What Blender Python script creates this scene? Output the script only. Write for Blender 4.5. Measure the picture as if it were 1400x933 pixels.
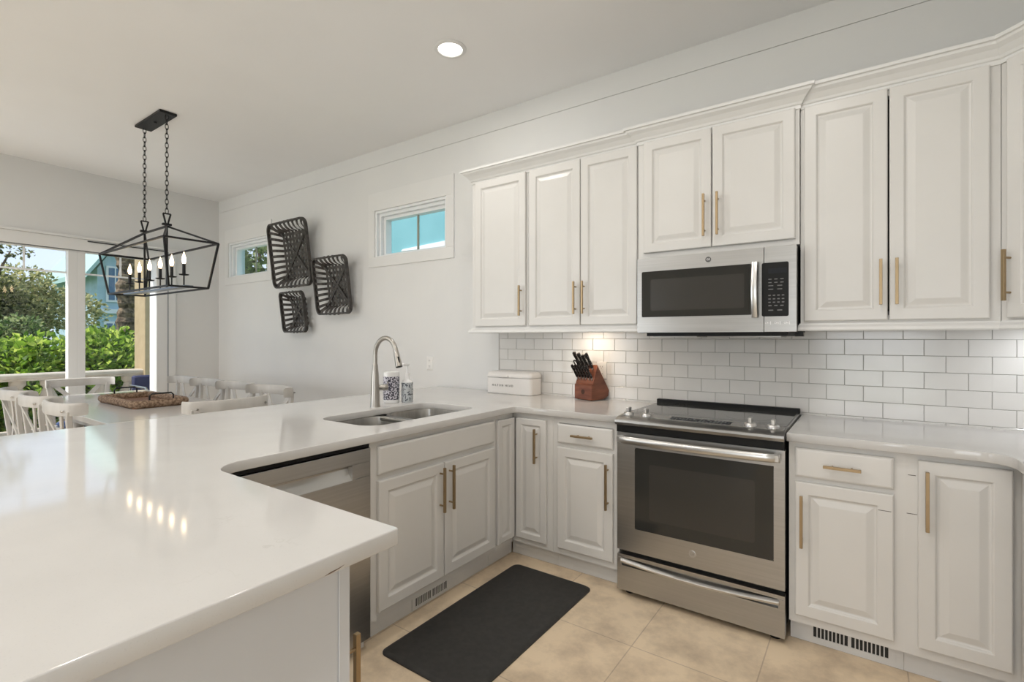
import bpy, bmesh, math, random
from mathutils import Vector, Matrix, noise
random.seed(7)
for o in list(bpy.data.objects): bpy.data.objects.remove(o)
S = bpy.context.scene
COL = S.collection
PI = math.pi
# ------------------------------------------------------------------ camera
cam_d = bpy.data.cameras.new('camera'); cam = bpy.data.objects.new('camera', cam_d); COL.objects.link(cam)
cam_d.sensor_width = 36; cam_d.lens = 36*682/1400; cam_d.shift_y = -5/1400; cam_d.clip_start = .02; cam_d.clip_end = 300
cam.location = (1.055, -3.092, 1.3316); cam.rotation_euler = (PI/2, 0, .6156)
S.camera = cam
# ------------------------------------------------------------------ exposure, sky, sun
S.view_settings.view_transform = 'Standard'; S.view_settings.look = 'None'
S.view_settings.exposure = 0.27; S.view_settings.gamma = 1; S.view_settings.use_curve_mapping = False
W = bpy.data.worlds.new('sky'); S.world = W; W.use_nodes = True
nt = W.node_tree; nt.nodes.clear()
wo = nt.nodes.new('ShaderNodeOutputWorld'); bg = nt.nodes.new('ShaderNodeBackground'); nt.links.new(bg.outputs[0], wo.inputs[0])
tc = nt.nodes.new('ShaderNodeTexCoord'); sp = nt.nodes.new('ShaderNodeSeparateXYZ'); nt.links.new(tc.outputs['Generated'], sp.inputs[0])
rp = nt.nodes.new('ShaderNodeValToRGB'); nt.links.new(sp.outputs['Z'], rp.inputs[0]); nt.links.new(rp.outputs[0], bg.inputs['Color'])
rp.color_ramp.elements[0].position = 0.0; rp.color_ramp.elements[0].color = (.76, .86, 1, 1)
rp.color_ramp.elements[1].position = .5; rp.color_ramp.elements[1].color = (.48, .70, 1, 1)
SKY = 1.0; bg.inputs['Strength'].default_value = SKY
def lamp(name, kind, loc, power, color=(1, 1, 1), size=.1, direction=None, **kw):
    d = bpy.data.lights.new(name, kind); d.energy = power; d.color = color
    if kind == 'AREA': d.shape = 'DISK'; d.size = size
    for k, v in kw.items(): setattr(d, k, v)
    o = bpy.data.objects.new(name, d); COL.objects.link(o); o.location = loc
    if direction is not None: o.rotation_euler = Vector(direction).to_track_quat('-Z', 'Y').to_euler()
    return o
lamp('sun', 'SUN', (-14, -12, 16), 4.6, (1, .96, .90), direction=(.34, .46, -.82), angle=.01)
CEIL = 3.09
DOWN = (1, .955, .90)
DOWN_POS = [(-1.005, -.83), (.75, -2.0), (-.6, -2.7), (-2.6, -2.9), (-1.2, -4.3), (.8, -4.6), (-3.9, -3.6), (-3.4, -5.4)]  # first fixture is seen; the rest are added unseen to light the room
DOWN_POWER = 10
# added fill lamps standing for sky light at the unseen openings behind the camera
lamp('window_daylight', 'AREA', (-4.55, -8.12, 1.3), 80, (.97, .985, 1), 2.5, (0, 1, .45), shape='RECTANGLE', size_y=2.4)
lamp('window_daylight', 'AREA', (1.2, -8.12, 1.3), 42, (.97, .985, 1), 1.5, (0, 1, .45), shape='RECTANGLE', size_y=2.4)
# ------------------------------------------------------------------ materials
MATS = {}
def mat(name, color, rough=.5, metal=0, **kw):
    m = bpy.data.materials.new(name); m.use_nodes = True; MATS[name] = m
    b = m.node_tree.nodes['Principled BSDF']
    b.inputs['Base Color'].default_value = (*color, 1); b.inputs['Roughness'].default_value = rough; b.inputs['Metallic'].default_value = metal
    for k, v in kw.items(): b.inputs[k.replace('_', ' ')].default_value = v
    return m
def srgb(r, g, b):
    f = lambda c: (c/255/12.92) if c/255 <= .04045 else ((c/255+.055)/1.055)**2.4
    return (f(r), f(g), f(b))
def nodes(m): return m.node_tree.nodes, m.node_tree.links, m.node_tree.nodes['Principled BSDF']
def vary(m, c1, c2, scale=5, detail=4, stretch=(1, 1, 1), lo=.35, hi=.65, bump=0, coord='Object', rough=None, dist=.01):
    n, l, b = nodes(m)
    t = n.new('ShaderNodeTexCoord'); mp = n.new('ShaderNodeMapping'); mp.inputs['Scale'].default_value = stretch
    l.new(t.outputs[coord], mp.inputs[0]); nz = n.new('ShaderNodeTexNoise'); nz.inputs['Scale'].default_value = scale; nz.inputs['Detail'].default_value = detail
    l.new(mp.outputs[0], nz.inputs['Vector']); r = n.new('ShaderNodeValToRGB'); l.new(nz.outputs[0], r.inputs[0])
    r.color_ramp.elements[0].position = lo; r.color_ramp.elements[0].color = (*c1, 1); r.color_ramp.elements[1].position = hi; r.color_ramp.elements[1].color = (*c2, 1)
    l.new(r.outputs[0], b.inputs['Base Color'])
    if bump:
        bp = n.new('ShaderNodeBump'); bp.inputs['Strength'].default_value = bump; bp.inputs['Distance'].default_value = dist
        l.new(nz.outputs[0], bp.inputs['Height']); l.new(bp.outputs[0], b.inputs['Normal'])
    if rough:
        mr = n.new('ShaderNodeMapRange'); mr.inputs['To Min'].default_value = rough[0]; mr.inputs['To Max'].default_value = rough[1]
        l.new(nz.outputs[0], mr.inputs[0]); l.new(mr.outputs[0], b.inputs['Roughness'])
    return m
M_wall = vary(mat('wall_paint', (.74, .74, .73), .6), (.735, .735, .73), (.75, .75, .74), 3)
M_greige = vary(mat('greige_paint', (.42, .40, .37), .7), (.41, .39, .36), (.43, .41, .38), 3)
M_ceil = vary(mat('ceiling_paint', (.87, .87, .87), .7), (.865, .865, .865), (.88, .88, .88), 2)
M_trim = vary(mat('white_trim_paint', (.77, .77, .76), .35), (.76, .76, .75), (.78, .78, .77), 3)
M_vinyl = vary(mat('white_window_vinyl', (.84, .86, .87), .3), (.83, .85, .86), (.85, .87, .88), 3)
M_cab = vary(mat('cabinet_paint', (.71, .70, .68), .34), (.70, .69, .67), (.72, .71, .69), 4)
M_kick = vary(mat('toe_kick_paint', (.72, .72, .715), .4), (.70, .70, .695), (.74, .74, .735), 4)
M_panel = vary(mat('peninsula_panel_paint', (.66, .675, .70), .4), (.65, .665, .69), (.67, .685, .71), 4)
M_quartz = vary(mat('quartz', (.62, .61, .595), .075), (.605, .595, .58), (.635, .625, .61), 5, 8, (1, 1, 1), .3, .7)
def speckle(m):
    n, l, b = nodes(m)
    src = b.inputs['Base Color'].links[0].from_socket
    t = n.new('ShaderNodeTexCoord'); v = n.new('ShaderNodeTexVoronoi'); v.inputs['Scale'].default_value = 160; l.new(t.outputs['Object'], v.inputs['Vector'])
    r = n.new('ShaderNodeValToRGB'); r.color_ramp.elements[0].position = .0; r.color_ramp.elements[0].color = (.93, .93, .93, 1); r.color_ramp.elements[1].position = .25; r.color_ramp.elements[1].color = (1, 1, 1, 1)
    l.new(v.outputs['Distance'], r.inputs[0]); mx = n.new('ShaderNodeMix'); mx.data_type = 'RGBA'; mx.blend_type = 'MULTIPLY'; mx.inputs[0].default_value = 1
    l.new(src, mx.inputs[6]); l.new(r.outputs[0], mx.inputs[7]); l.new(mx.outputs[2], b.inputs['Base Color'])
speckle(M_quartz)
def veins(m):
    n, l, b = nodes(m); src = b.inputs['Base Color'].links[0].from_socket
    t = n.new('ShaderNodeTexCoord'); v = n.new('ShaderNodeTexNoise'); v.inputs['Scale'].default_value = 3.2; v.inputs['Detail'].default_value = 10; v.inputs['Distortion'].default_value = 1.2; l.new(t.outputs['Object'], v.inputs['Vector'])
    r = n.new('ShaderNodeValToRGB'); e = r.color_ramp.elements; e[0].position = .492; e[0].color = (1, 1, 1, 1); e[1].position = .508; e[1].color = (1, 1, 1, 1); k = e.new(.5); k.color = (.88, .87, .86, 1)
    l.new(v.outputs[0], r.inputs[0]); w = n.new('ShaderNodeTexNoise'); w.inputs['Scale'].default_value = 4.5; l.new(t.outputs['Object'], w.inputs['Vector'])
    mr = n.new('ShaderNodeMapRange'); mr.inputs['From Min'].default_value = .60; mr.inputs['From Max'].default_value = .75; l.new(w.outputs[0], mr.inputs[0])
    mx = n.new('ShaderNodeMix'); mx.data_type = 'RGBA'; mx.blend_type = 'MULTIPLY'; l.new(mr.outputs[0], mx.inputs[0]); l.new(src, mx.inputs[6]); l.new(r.outputs[0], mx.inputs[7]); l.new(mx.outputs[2], b.inputs['Base Color'])
veins(M_quartz)
def bricks(m, w, h, mortar, tile, grout, axes='XZ', off=(0, 0), offset=.5, smooth=.1, bump=.3, bdist=.002, var=None, coord='Object'):
    n, l, b = nodes(m)
    t = n.new('ShaderNodeTexCoord'); s = n.new('ShaderNodeSeparateXYZ'); l.new(t.outputs[coord], s.inputs[0]); c = n.new('ShaderNodeCombineXYZ')
    for i, a in enumerate(axes):
        ad = n.new('ShaderNodeMath'); ad.operation = 'ADD'; ad.inputs[1].default_value = off[i]; l.new(s.outputs[a], ad.inputs[0]); l.new(ad.outputs[0], c.inputs[i])
    bt = n.new('ShaderNodeTexBrick'); l.new(c.outputs[0], bt.inputs['Vector'])
    bt.inputs['Scale'].default_value = 1; bt.inputs['Brick Width'].default_value = w; bt.inputs['Row Height'].default_value = h
    bt.inputs['Mortar Size'].default_value = mortar; bt.inputs['Mortar Smooth'].default_value = smooth; bt.offset = offset
    bt.inputs['Color1'].default_value = (*tile, 1); bt.inputs['Color2'].default_value = (*(var or tile), 1); bt.inputs['Mortar'].default_value = (*grout, 1)
    bp = n.new('ShaderNodeBump'); bp.inputs['Strength'].default_value = bump; bp.inputs['Distance'].default_value = bdist; bp.invert = True
    l.new(bt.outputs['Fac'], bp.inputs['Height']); l.new(bp.outputs[0], b.inputs['Normal'])
    return n, l, b, bt
M_tile = mat('subway_tile', (.8, .78, .74), .12)
vary(M_tile, (.70, .69, .67), (.73, .72, .70), 6, 2)
M_grout = mat('tile_grout', (.40, .39, .37), .8)
M_floor = mat('travertine', (.7, .6, .5), .45)
n, l, b, bt = bricks(M_floor, .48, .48, .0025, (.78, .65, .49), (.56, .45, .34), 'XY', (-.234+.48*30, .56+.48*30), offset=0, bump=.3, var=(.76, .625, .465))
t = n.new('ShaderNodeTexCoord'); nz = n.new('ShaderNodeTexNoise'); nz.inputs['Scale'].default_value = 5; nz.inputs['Detail'].default_value = 9; nz.inputs['Roughness'].default_value = .65; l.new(t.outputs['Object'], nz.inputs['Vector'])
r = n.new('ShaderNodeValToRGB'); r.color_ramp.elements[0].position = .33; r.color_ramp.elements[0].color = (.74, .71, .68, 1); r.color_ramp.elements[1].position = .58; r.color_ramp.elements[1].color = (1.08, 1.06, 1.02, 1)
l.new(nz.outputs[0], r.inputs[0]); mx = n.new('ShaderNodeMix'); mx.data_type = 'RGBA'; mx.blend_type = 'MULTIPLY'; mx.inputs[0].default_value = 1
l.new(bt.outputs['Color'], mx.inputs[6]); l.new(r.outputs[0], mx.inputs[7]); l.new(mx.outputs[2], b.inputs['Base Color'])
M_brass = mat('brushed_brass', (.37, .275, .165), .4, 1)
M_steel = vary(mat('stainless_steel', (.55, .54, .52), .32, 1), (.42, .415, .405), (.455, .45, .44), 14, 2, (.15, .15, 12), rough=(.26, .36))
M_steelh = mat('polished_steel', (.60, .595, .585), .28, 1)
M_nickel = mat('brushed_nickel', (.44, .42, .39), .3, 1)
M_sink = vary(mat('sink_steel', (.42, .41, .39), .3, 1), (.38, .37, .35), (.45, .44, .42), 60, 2, (1, 1, .1))
M_blk = mat('black_plastic', (.010, .010, .010), .4, Specular_IOR_Level=.2)
M_dark = mat('dark_gasket', (.02, .02, .02), .6)
M_glassblk = mat('dark_oven_glass', (.030, .030, .028), .07)
M_inglass = mat('oven_inner_screen', (.042, .040, .036), .2)
M_hob = mat('ceramic_hob_glass', (.055, .055, .052), .06)
M_disp = mat('display_panel', (.020, .022, .026), .5, Specular_IOR_Level=.15)
M_ink = mat('grey_print', (.30, .31, .31), .5)
M_inkd = mat('dark_print', (.05, .05, .05), .5)
M_inkw = mat('white_print', (.85, .85, .85), .5)
M_mat = vary(mat('rubber_mat', (.03, .03, .03), .5), (.022, .022, .022), (.032, .031, .030), 40, 3, bump=.1, dist=.001)
M_iron = mat('black_iron', (.018, .018, .02), .45, .6)
M_irong = mat('grey_painted_tray', (.16, .19, .23), .3, .5)
M_bask = vary(mat('dark_stained_willow', (.04, .035, .032), .6), (.03, .026, .024), (.075, .068, .062), 30, 3)
M_chair = vary(mat('whitewashed_wood', (.55, .53, .50), .5), (.51, .49, .46), (.60, .58, .55), 9, 4, (1, 1, .3))
M_blue = vary(mat('blue_seat_fabric', (.05, .09, .22), .9), (.03, .05, .13), (.10, .18, .40), 6)
M_navy = mat('navy_cushion', (.018, .020, .065), .9)
M_table = mat('table_oak', (.62, .60, .58), .13)
n, l, b, bt = bricks(M_table, 3.2, .14, .0015, (.60, .57, .55), (.30, .28, .27), 'XY', (40, 14.03), offset=0, bump=.2, var=(.66, .64, .61))
M_rope = vary(mat('woven_seagrass', (.25, .15, .09), .8), (.12, .07, .04), (.36, .25, .17), 55, 3, (1, 1, 1), bump=.5, dist=.004)
M_tray = vary(mat('tray_bottom_weave', (.20, .10, .055), .7), (.14, .065, .035), (.26, .14, .08), 70, 3, (1, 1, 1), bump=.4, dist=.003)
M_knifewood = vary(mat('cherry_wood', (.20, .06, .03), .35), (.15, .042, .02), (.25, .085, .042), 8, 4, (1, 1, 5))
M_handle = mat('black_knife_handle', (.015, .013, .013), .22)
M_box = mat('white_enamel', (.80, .78, .76), .3)
M_plate = mat('white_plastic', (.82, .81, .79), .3)
M_ceram = mat('white_ceramic', (.86, .86, .86), .2)
def spots(m, a, b_, scale, thr):
    n, l, b = nodes(m); t = n.new('ShaderNodeTexCoord'); v = n.new('ShaderNodeTexNoise'); v.inputs['Scale'].default_value = scale; v.inputs['Detail'].default_value = 1; l.new(t.outputs['Object'], v.inputs['Vector'])
    r = n.new('ShaderNodeValToRGB'); r.color_ramp.interpolation = 'CONSTANT'; r.color_ramp.elements[0].color = (*a, 1); r.color_ramp.elements[1].position = thr; r.color_ramp.elements[1].color = (*b_, 1)
    l.new(v.outputs[0], r.inputs[0]); l.new(r.outputs[0], b.inputs['Base Color']); return m
M_pat = spots(mat('blue_grey_print_label', (1, 1, 1), .35), (.05, .05, .075), (.62, .61, .68), 110, .50)
M_pat2 = spots(mat('speckled_label', (1, 1, 1), .35), (.06, .07, .09), (.55, .58, .60), 90, .42)
def emis(name, color, s):
    m = mat(name, color, .5); b = m.node_tree.nodes['Principled BSDF']; b.inputs['Emission Color'].default_value = (*color, 1); b.inputs['Emission Strength'].default_value = s; return m
M_lamp = emis('downlight_diffuser', (1, .96, .9), 6)
M_bulb = emis('flame_bulb', (1, .74, .44), 9)
M_stucco = vary(mat('yellow_stucco', (.44, .33, .19), .8), (.42, .315, .18), (.47, .36, .21), 8, bump=.1)
M_stone = vary(mat('cream_cast_stone', (.46, .39, .31), .8), (.43, .36, .29), (.50, .44, .36), 8, bump=.1)
M_patio = vary(mat('patio_concrete', (.68, .66, .62), .8), (.64, .62, .58), (.72, .70, .66), 3)
M_grass = vary(mat('ground_cover', (.08, .16, .04), .9), (.04, .09, .02), (.14, .24, .06), 4)
M_bark = vary(mat('bark', (.16, .11, .07), .9), (.07, .05, .035), (.24, .17, .11), 12, 5, (1, 1, 2), bump=.6, dist=.03)
M_palm = vary(mat('palm_bark', (.18, .12, .08), .9), (.06, .04, .025), (.34, .24, .15), 9, 4, (1, 1, 1.2), bump=.8, dist=.05)
M_teal = vary(mat('turquoise_siding', (.19, .42, .44), .6), (.18, .41, .43), (.20, .44, .46), 3)
M_house = vary(mat('pale_aqua_siding', (.40, .53, .58), .7), (.38, .51, .56), (.43, .56, .61), 3)
M_roof = mat('pale_green_roof', (.36, .52, .47), .6)
M_housewin = mat('house_window_glass', (.08, .16, .26), .1)
M_glass = bpy.data.materials.new('window_glass'); M_glass.use_nodes = True
n = M_glass.node_tree.nodes; l = M_glass.node_tree.links; n.clear()
o = n.new('ShaderNodeOutputMaterial'); mx = n.new('ShaderNodeMixShader'); tr = n.new('ShaderNodeBsdfTransparent'); gl = n.new('ShaderNodeBsdfGlossy'); gl.inputs['Roughness'].default_value = .02
lw = n.new('ShaderNodeLayerWeight'); lw.inputs[0].default_value = .5; pw = n.new('ShaderNodeMath'); pw.operation = 'POWER'; pw.inputs[1].default_value = 5; l.new(lw.outputs['Facing'], pw.inputs[0])
ma = n.new('ShaderNodeMath'); ma.operation = 'MULTIPLY_ADD'; ma.inputs[1].default_value = .8; ma.inputs[2].default_value = .025; l.new(pw.outputs[0], ma.inputs[0]); l.new(ma.outputs[0], mx.inputs[0]); l.new(tr.outputs[0], mx.inputs[1]); l.new(gl.outputs[0], mx.inputs[2]); l.new(mx.outputs[0], o.inputs[0])
def leafmat(name, c1, c2, c3):
    m = mat(name, c2, .5); n, l, b = nodes(m)
    g = n.new('ShaderNodeNewGeometry'); r = n.new('ShaderNodeValToRGB'); l.new(g.outputs['Random Per Island'], r.inputs[0])
    r.color_ramp.elements[0].color = (*c1, 1); r.color_ramp.elements[1].color = (*c3, 1); e = r.color_ramp.elements.new(.5); e.color = (*c2, 1)
    l.new(r.outputs[0], b.inputs['Base Color'])
    tl = n.new('ShaderNodeBsdfTranslucent'); l.new(r.outputs[0], tl.inputs[0]); ms = n.new('ShaderNodeMixShader'); ms.inputs[0].default_value = .55
    l.new(b.outputs[0], ms.inputs[1]); l.new(tl.outputs[0], ms.inputs[2]); l.new(ms.outputs[0], n['Material Output'].inputs[0]); return m
L_bright = leafmat('bright_hedge_leaves', (.03, .09, .01), (.26, .42, .04), (.66, .74, .16))
L_mid = leafmat('mid_green_leaves', (.03, .07, .02), (.16, .24, .07), (.42, .46, .22))
L_olive = leafmat('olive_tree_leaves', (.03, .04, .01), (.17, .18, .06), (.46, .42, .18))
L_palm = leafmat('palm_leaves', (.10, .22, .03), (.25, .42, .06), (.42, .55, .10))

# ------------------------------------------------------------------ object helpers
ROOTW = {}
def tag(o, label=None, cat=None, group=None, kind=None):
    if label: o['label'] = label
    if cat: o['category'] = cat
    if group: o['group'] = group
    if kind: o['kind'] = kind
    return o
def thing(name, label, cat, loc=(0, 0, 0), rz=0, group=None):
    o = bpy.data.objects.new(name, None); COL.objects.link(o); o.empty_display_size = .05
    o.location = loc; o.rotation_euler = (0, 0, rz); tag(o, label, cat, group)
    ROOTW[o.name] = Matrix.Translation(loc) @ Matrix.Rotation(rz, 4, 'Z'); return o
def rootmat(o):
    while o.parent: o = o.parent
    return ROOTW.get(o.name, Matrix.Identity(4))
def frameM(origin, u):
    u = Vector(u).normalized(); z = Vector((0, 0, 1)); nn = u.cross(z)
    return Matrix(((u.x, z.x, nn.x, origin[0]), (u.y, z.y, nn.y, origin[1]), (u.z, z.z, nn.z, origin[2]), (0, 0, 0, 1)))
I4 = Matrix.Identity(4)
class MB:
    def __init__(s, M=None): s.bm = bmesh.new(); s.M = M or I4; s.mi = 0
    def V(s, p): return s.bm.verts.new(s.M @ Vector(p))
    def F(s, vs):
        try: f = s.bm.faces.new(vs); f.material_index = s.mi; return f
        except ValueError: return None
    def box(s, x0, x1, y0, y1, z0, z1):
        v = [s.V((x, y, z)) for z in (z0, z1) for y in (y0, y1) for x in (x0, x1)]
        for q in ((0, 2, 3, 1), (4, 5, 7, 6), (0, 1, 5, 4), (2, 6, 7, 3), (0, 4, 6, 2), (1, 3, 7, 5)): s.F([v[i] for i in q])
        return s
    def loft(s, loops, cap0=True, cap1=True, closed=True):
        L = [[s.V(p) for p in lp] for lp in loops]
        for a, b in zip(L, L[1:]):
            k = len(a)
            for i in range(k if closed else k-1): s.F((a[i], a[(i+1) % k], b[(i+1) % k], b[i]))
        if cap0: s.F(L[0][::-1])
        if cap1: s.F(L[-1])
        return s
    def rbox(s, x0, x1, y0, y1, z0, z1, r=.01, seg=4, edge=.003):
        lp = lambda d, z: [(x, y, z) for x, y in rrect(x0+d, x1-d, y0+d, y1-d, max(r-d, .0005), seg)]
        return s.loft([lp(edge, z0), lp(0, z0+edge), lp(0, z1-edge), lp(edge, z1)])
    def cyl(s, p0, p1, r0, r1=None, seg=16):
        return s.tube([p0, p1], [r0, r0 if r1 is None else r1], seg)
    def tube(s, pts, r, seg=8, caps=True, closed=False, sq=None):
        pts = [Vector(p) for p in pts]; k = len(pts); rr = r if isinstance(r, (list, tuple)) else [r]*k
        loops = []; up = None
        for i, p in enumerate(pts):
            if closed: t = pts[(i+1) % k]-pts[i-1]
            else: t = pts[min(i+1, k-1)]-pts[max(i-1, 0)]
            t.normalize()
            if up is None: up = Vector((0, 0, 1)) if abs(t.z) < .9 else Vector((0, 1, 0))
            a = (up-t*up.dot(t)).normalized(); up = a; bb = t.cross(a)
            if sq: loops.append([p+a*sq[1]*c[1]+bb*sq[0]*c[0] for c in ((-1, -1), (1, -1), (1, 1), (-1, 1))])
            else: loops.append([p+(a*math.cos(2*PI*j/seg)+bb*math.sin(2*PI*j/seg))*rr[i] for j in range(seg)])
        if closed: loops.append(loops[0]); return s.loft(loops, False, False)
        return s.loft(loops, caps, caps)
    def lathe(s, prof, c=(0, 0, 0), seg=24, axis=None):
        Mx = Matrix.Translation(c)
        if axis is not None: Mx = Mx @ Vector((0, 0, 1)).rotation_difference(Vector(axis)).to_matrix().to_4x4()
        return s.loft([[Mx @ Vector((max(r, 1e-4)*math.cos(2*PI*j/seg), max(r, 1e-4)*math.sin(2*PI*j/seg), z)) for j in range(seg)] for r, z in prof])
    def panel(s, u0, v0, w, h, prof):
        loops = []
        for ins, n in prof:
            loops.append([(u0+ins, v0+ins, n), (u0+w-ins, v0+ins, n), (u0+w-ins, v0+h-ins, n), (u0+ins, v0+h-ins, n)])
        return s.loft(loops)
    def sweep(s, path, prof, i0=0, i1=None):
        # path: horizontal polyline; prof: (out, z) pairs, 'out' to the right of travel
        P = [Vector((p[0], p[1], 0)) for p in path]; k = len(P); i1 = k-1 if i1 is None else i1; loops = []
        for i in range(i0, i1+1):
            d0 = (P[i]-P[i-1]).normalized() if i > 0 else (P[1]-P[0]).normalized()
            d1 = (P[i+1]-P[i]).normalized() if i < k-1 else d0
            n0 = Vector((d0.y, -d0.x, 0)); n1 = Vector((d1.y, -d1.x, 0)); m = (n0+n1).normalized(); sc = 1/max(m.dot(n1), .3)
            loops.append([(P[i].x+m.x*o_*sc, P[i].y+m.y*o_*sc, z) for o_, z in prof])
        return s.loft(loops)
    def prism(s, poly, z0, z1, cap=True):
        return s.loft([[(x, y, z0) for x, y in poly], [(x, y, z1) for x, y in poly]], cap, cap)
    def build(s, name, m, parent=None, smooth=False, bevel=0, loc=None, seg=2, label=None):
        bm = s.bm
        if parent is not None: bm.transform(rootmat(parent).inverted())
        elif loc is not None: bm.transform(Matrix.Translation(-Vector(loc)))
        bmesh.ops.recalc_face_normals(bm, faces=bm.faces)
        me = bpy.data.meshes.new(name); bm.to_mesh(me); bm.free()
        for mm in (m if isinstance(m, (list, tuple)) else [m]): me.materials.append(mm)
        o = bpy.data.objects.new(name, me); COL.objects.link(o)
        if parent is not None: o.parent = parent
        elif loc is not None: o.location = loc
        if smooth:
            me.shade_smooth(); 
            try: me.set_sharp_from_angle(angle=math.radians(40))
            except Exception: pass
        if bevel:
            md = o.modifiers.new('bevel', 'BEVEL'); md.width = bevel; md.segments = seg; md.limit_method = 'ANGLE'; md.angle_limit = math.radians(40)
        if label: o['label'] = label
        return o
def rrect(x0, x1, y0, y1, r, seg=5):
    out = []
    for cx, cy, a in ((x1-r, y1-r, 0), (x0+r, y1-r, 90), (x0+r, y0+r, 180), (x1-r, y0+r, 270)):
        for i in range(seg+1):
            t = math.radians(a+90*i/seg); out.append((cx+r*math.cos(t), cy+r*math.sin(t)))
    return out
def struct(o): o['kind'] = 'structure'; return o
def text_mesh(name, txt, size, M, m, parent, depth=.0006, spacing=1.0, align='CENTER'):
    c = bpy.data.curves.new(name, 'FONT'); c.body = txt; c.size = size; c.align_x = align; c.align_y = 'CENTER'; c.space_character = spacing; c.extrude = depth; c.resolution_u = 2
    t = bpy.data.objects.new(name+'_tmp', c); COL.objects.link(t)
    me = bpy.data.meshes.new_from_object(t.evaluated_get(bpy.context.evaluated_depsgraph_get()))
    bpy.data.objects.remove(t); me.name = name; me.transform(M); me.transform(rootmat(parent).inverted())
    me.materials.clear(); me.materials.append(m); o = bpy.data.objects.new(name, me); COL.objects.link(o); o.parent = parent; return o
def copy_tree(o, parent=None):
    c = o.copy(); COL.objects.link(c)
    if parent is not None: c.parent = parent
    for ch in list(o.children): copy_tree(ch, c)
    return c

# ================================================================== STRUCTURE
XW = -5.80; ANG = math.radians(3.5); XR = 2.13; YB = -8.0
struct(MB().box(-9.2+3.2, XR, YB, 0.0, -.06, 0).build('floor', M_floor))
struct(MB().box(-6.2, XR+.2, YB, .2, CEIL, CEIL+.2).build('ceiling', M_ceil))
def holewall(name, M, u0, u1, v0, v1, holes, t, m, groove=None):
    mb = MB(M); us = sorted({u0, u1, *[h[0] for h in holes], *[h[1] for h in holes]}); vs = sorted({v0, v1, *[h[2] for h in holes], *[h[3] for h in holes]})
    for a, b in zip(us, us[1:]):
        for c, d in zip(vs, vs[1:]):
            if any(h[0] <= a+1e-6 and b <= h[1]+1e-6 and h[2] <= c+1e-6 and d <= h[3]+1e-6 for h in holes): continue
            mb.box(a, b, c, d, -t, 0)
    bmesh.ops.remove_doubles(mb.bm, verts=mb.bm.verts, dist=1e-5)
    return struct(mb.build(name, m))
Mb = frameM((0, 0, 0), (1, 0, 0))
W1 = (-5.53, -4.60, 2.088, 2.52); W2 = (-2.71, -1.80, 2.085, 2.517)
holewall('wall_back', Mb, XW-.05, XR, 0, 2.938, [W1, W2], .2, M_wall)
struct(MB(Mb).box(XW-.05, XR, 2.941, CEIL, -.2, 0).build('trim_1', M_wall))          # board above the reveal line
struct(MB(Mb).box(XW-.05, XR, 2.9375, 2.9415, -.2, -.012).build('trim_2', M_wall))
struct(MB().box(XR, XR+.2, YB, .2, 0, CEIL).build('wall_right', M_wall))
# dining end wall, turned 3.5 degrees, u runs towards the back wall
ud = Vector((-math.sin(ANG), math.cos(ANG), 0))
Ml = frameM((XW, 0, 0), ud)             # u = -s ; outward normal to +X
DH = 2.25                                # door head
holes_l = [(-4.90, -.66, 0, DH)]
holewall('wall_left', Ml, -8.1, .05, 0, CEIL, holes_l, .2, M_wall)
holewall('wall_front', frameM((0, YB, 0), (-1, 0, 0)), -XR, 6.4, 0, CEIL, [(-2.0, -.4, 0, 2.5), (3.2, 5.9, 0, 2.5)], .2, M_greige)  # unseen wall; openings added for fill light, tone darkened to dim steel reflections
# knee wall carrying the bar side of the counter
struct(MB().box(-1.62, -1.30, -4.4, -.001, 0, .883).build('wall_bar', M_wall))

def small_window(idx, W, label_in):
    x0, x1, z0, z1 = W
    # flat casing on the wall
    c = MB(Mb); a, b_, t_, lo = .085, .085, .17, .095
    c.box(x0-a, x1+b_, z1, z1+t_, 0, .012).box(x0-a, x1+b_, z0-lo, z0, 0, .012).box(x0-a, x0, z0, z1, 0, .012).box(x1, x1+b_, z0, z1, 0, .012)
    struct(c.build('trim_%d' % (idx+2), M_trim, bevel=.002))
    w = thing('window_%d' % idx, None, None, ((x0+x1)/2, 0, z0)); struct(w)
    fr = MB(Mb)
    for ins, w_, n0, n1 in ((0, .022, -.035, .0), (.022, .028, -.085, -.028), (.05, .03, -.13, -.06)):
        X0, X1, Z0, Z1 = x0+ins, x1-ins, z0+ins*.4, z1-ins
        fr.box(X0, X0+w_, Z0, Z1, n0, n1).box(X1-w_, X1, Z0, Z1, n0, n1).box(X0+w_, X1-w_, Z0, Z0+w_*.4, n0, n1).box(X0+w_, X1-w_, Z1-w_, Z1, n0, n1)
    fr.build('window_frame', M_vinyl, w, bevel=.003)
    g = MB(Mb); g.box(x0+.078, x1-.078, z0+.030, z1-.078, -.112, -.108); g.build('window_pane', M_glass, w)
    xm = (x0+x1)/2+.015
    MB(Mb).box(xm-.009, xm+.009, z0+.031, z1-.079, -.106, -.094).build('muntin', mat('muntin_bar_%d' % idx, (.30, .30, .24), .5), w)
small_window(1, W1, ''); small_window(2, W2, '')

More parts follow.
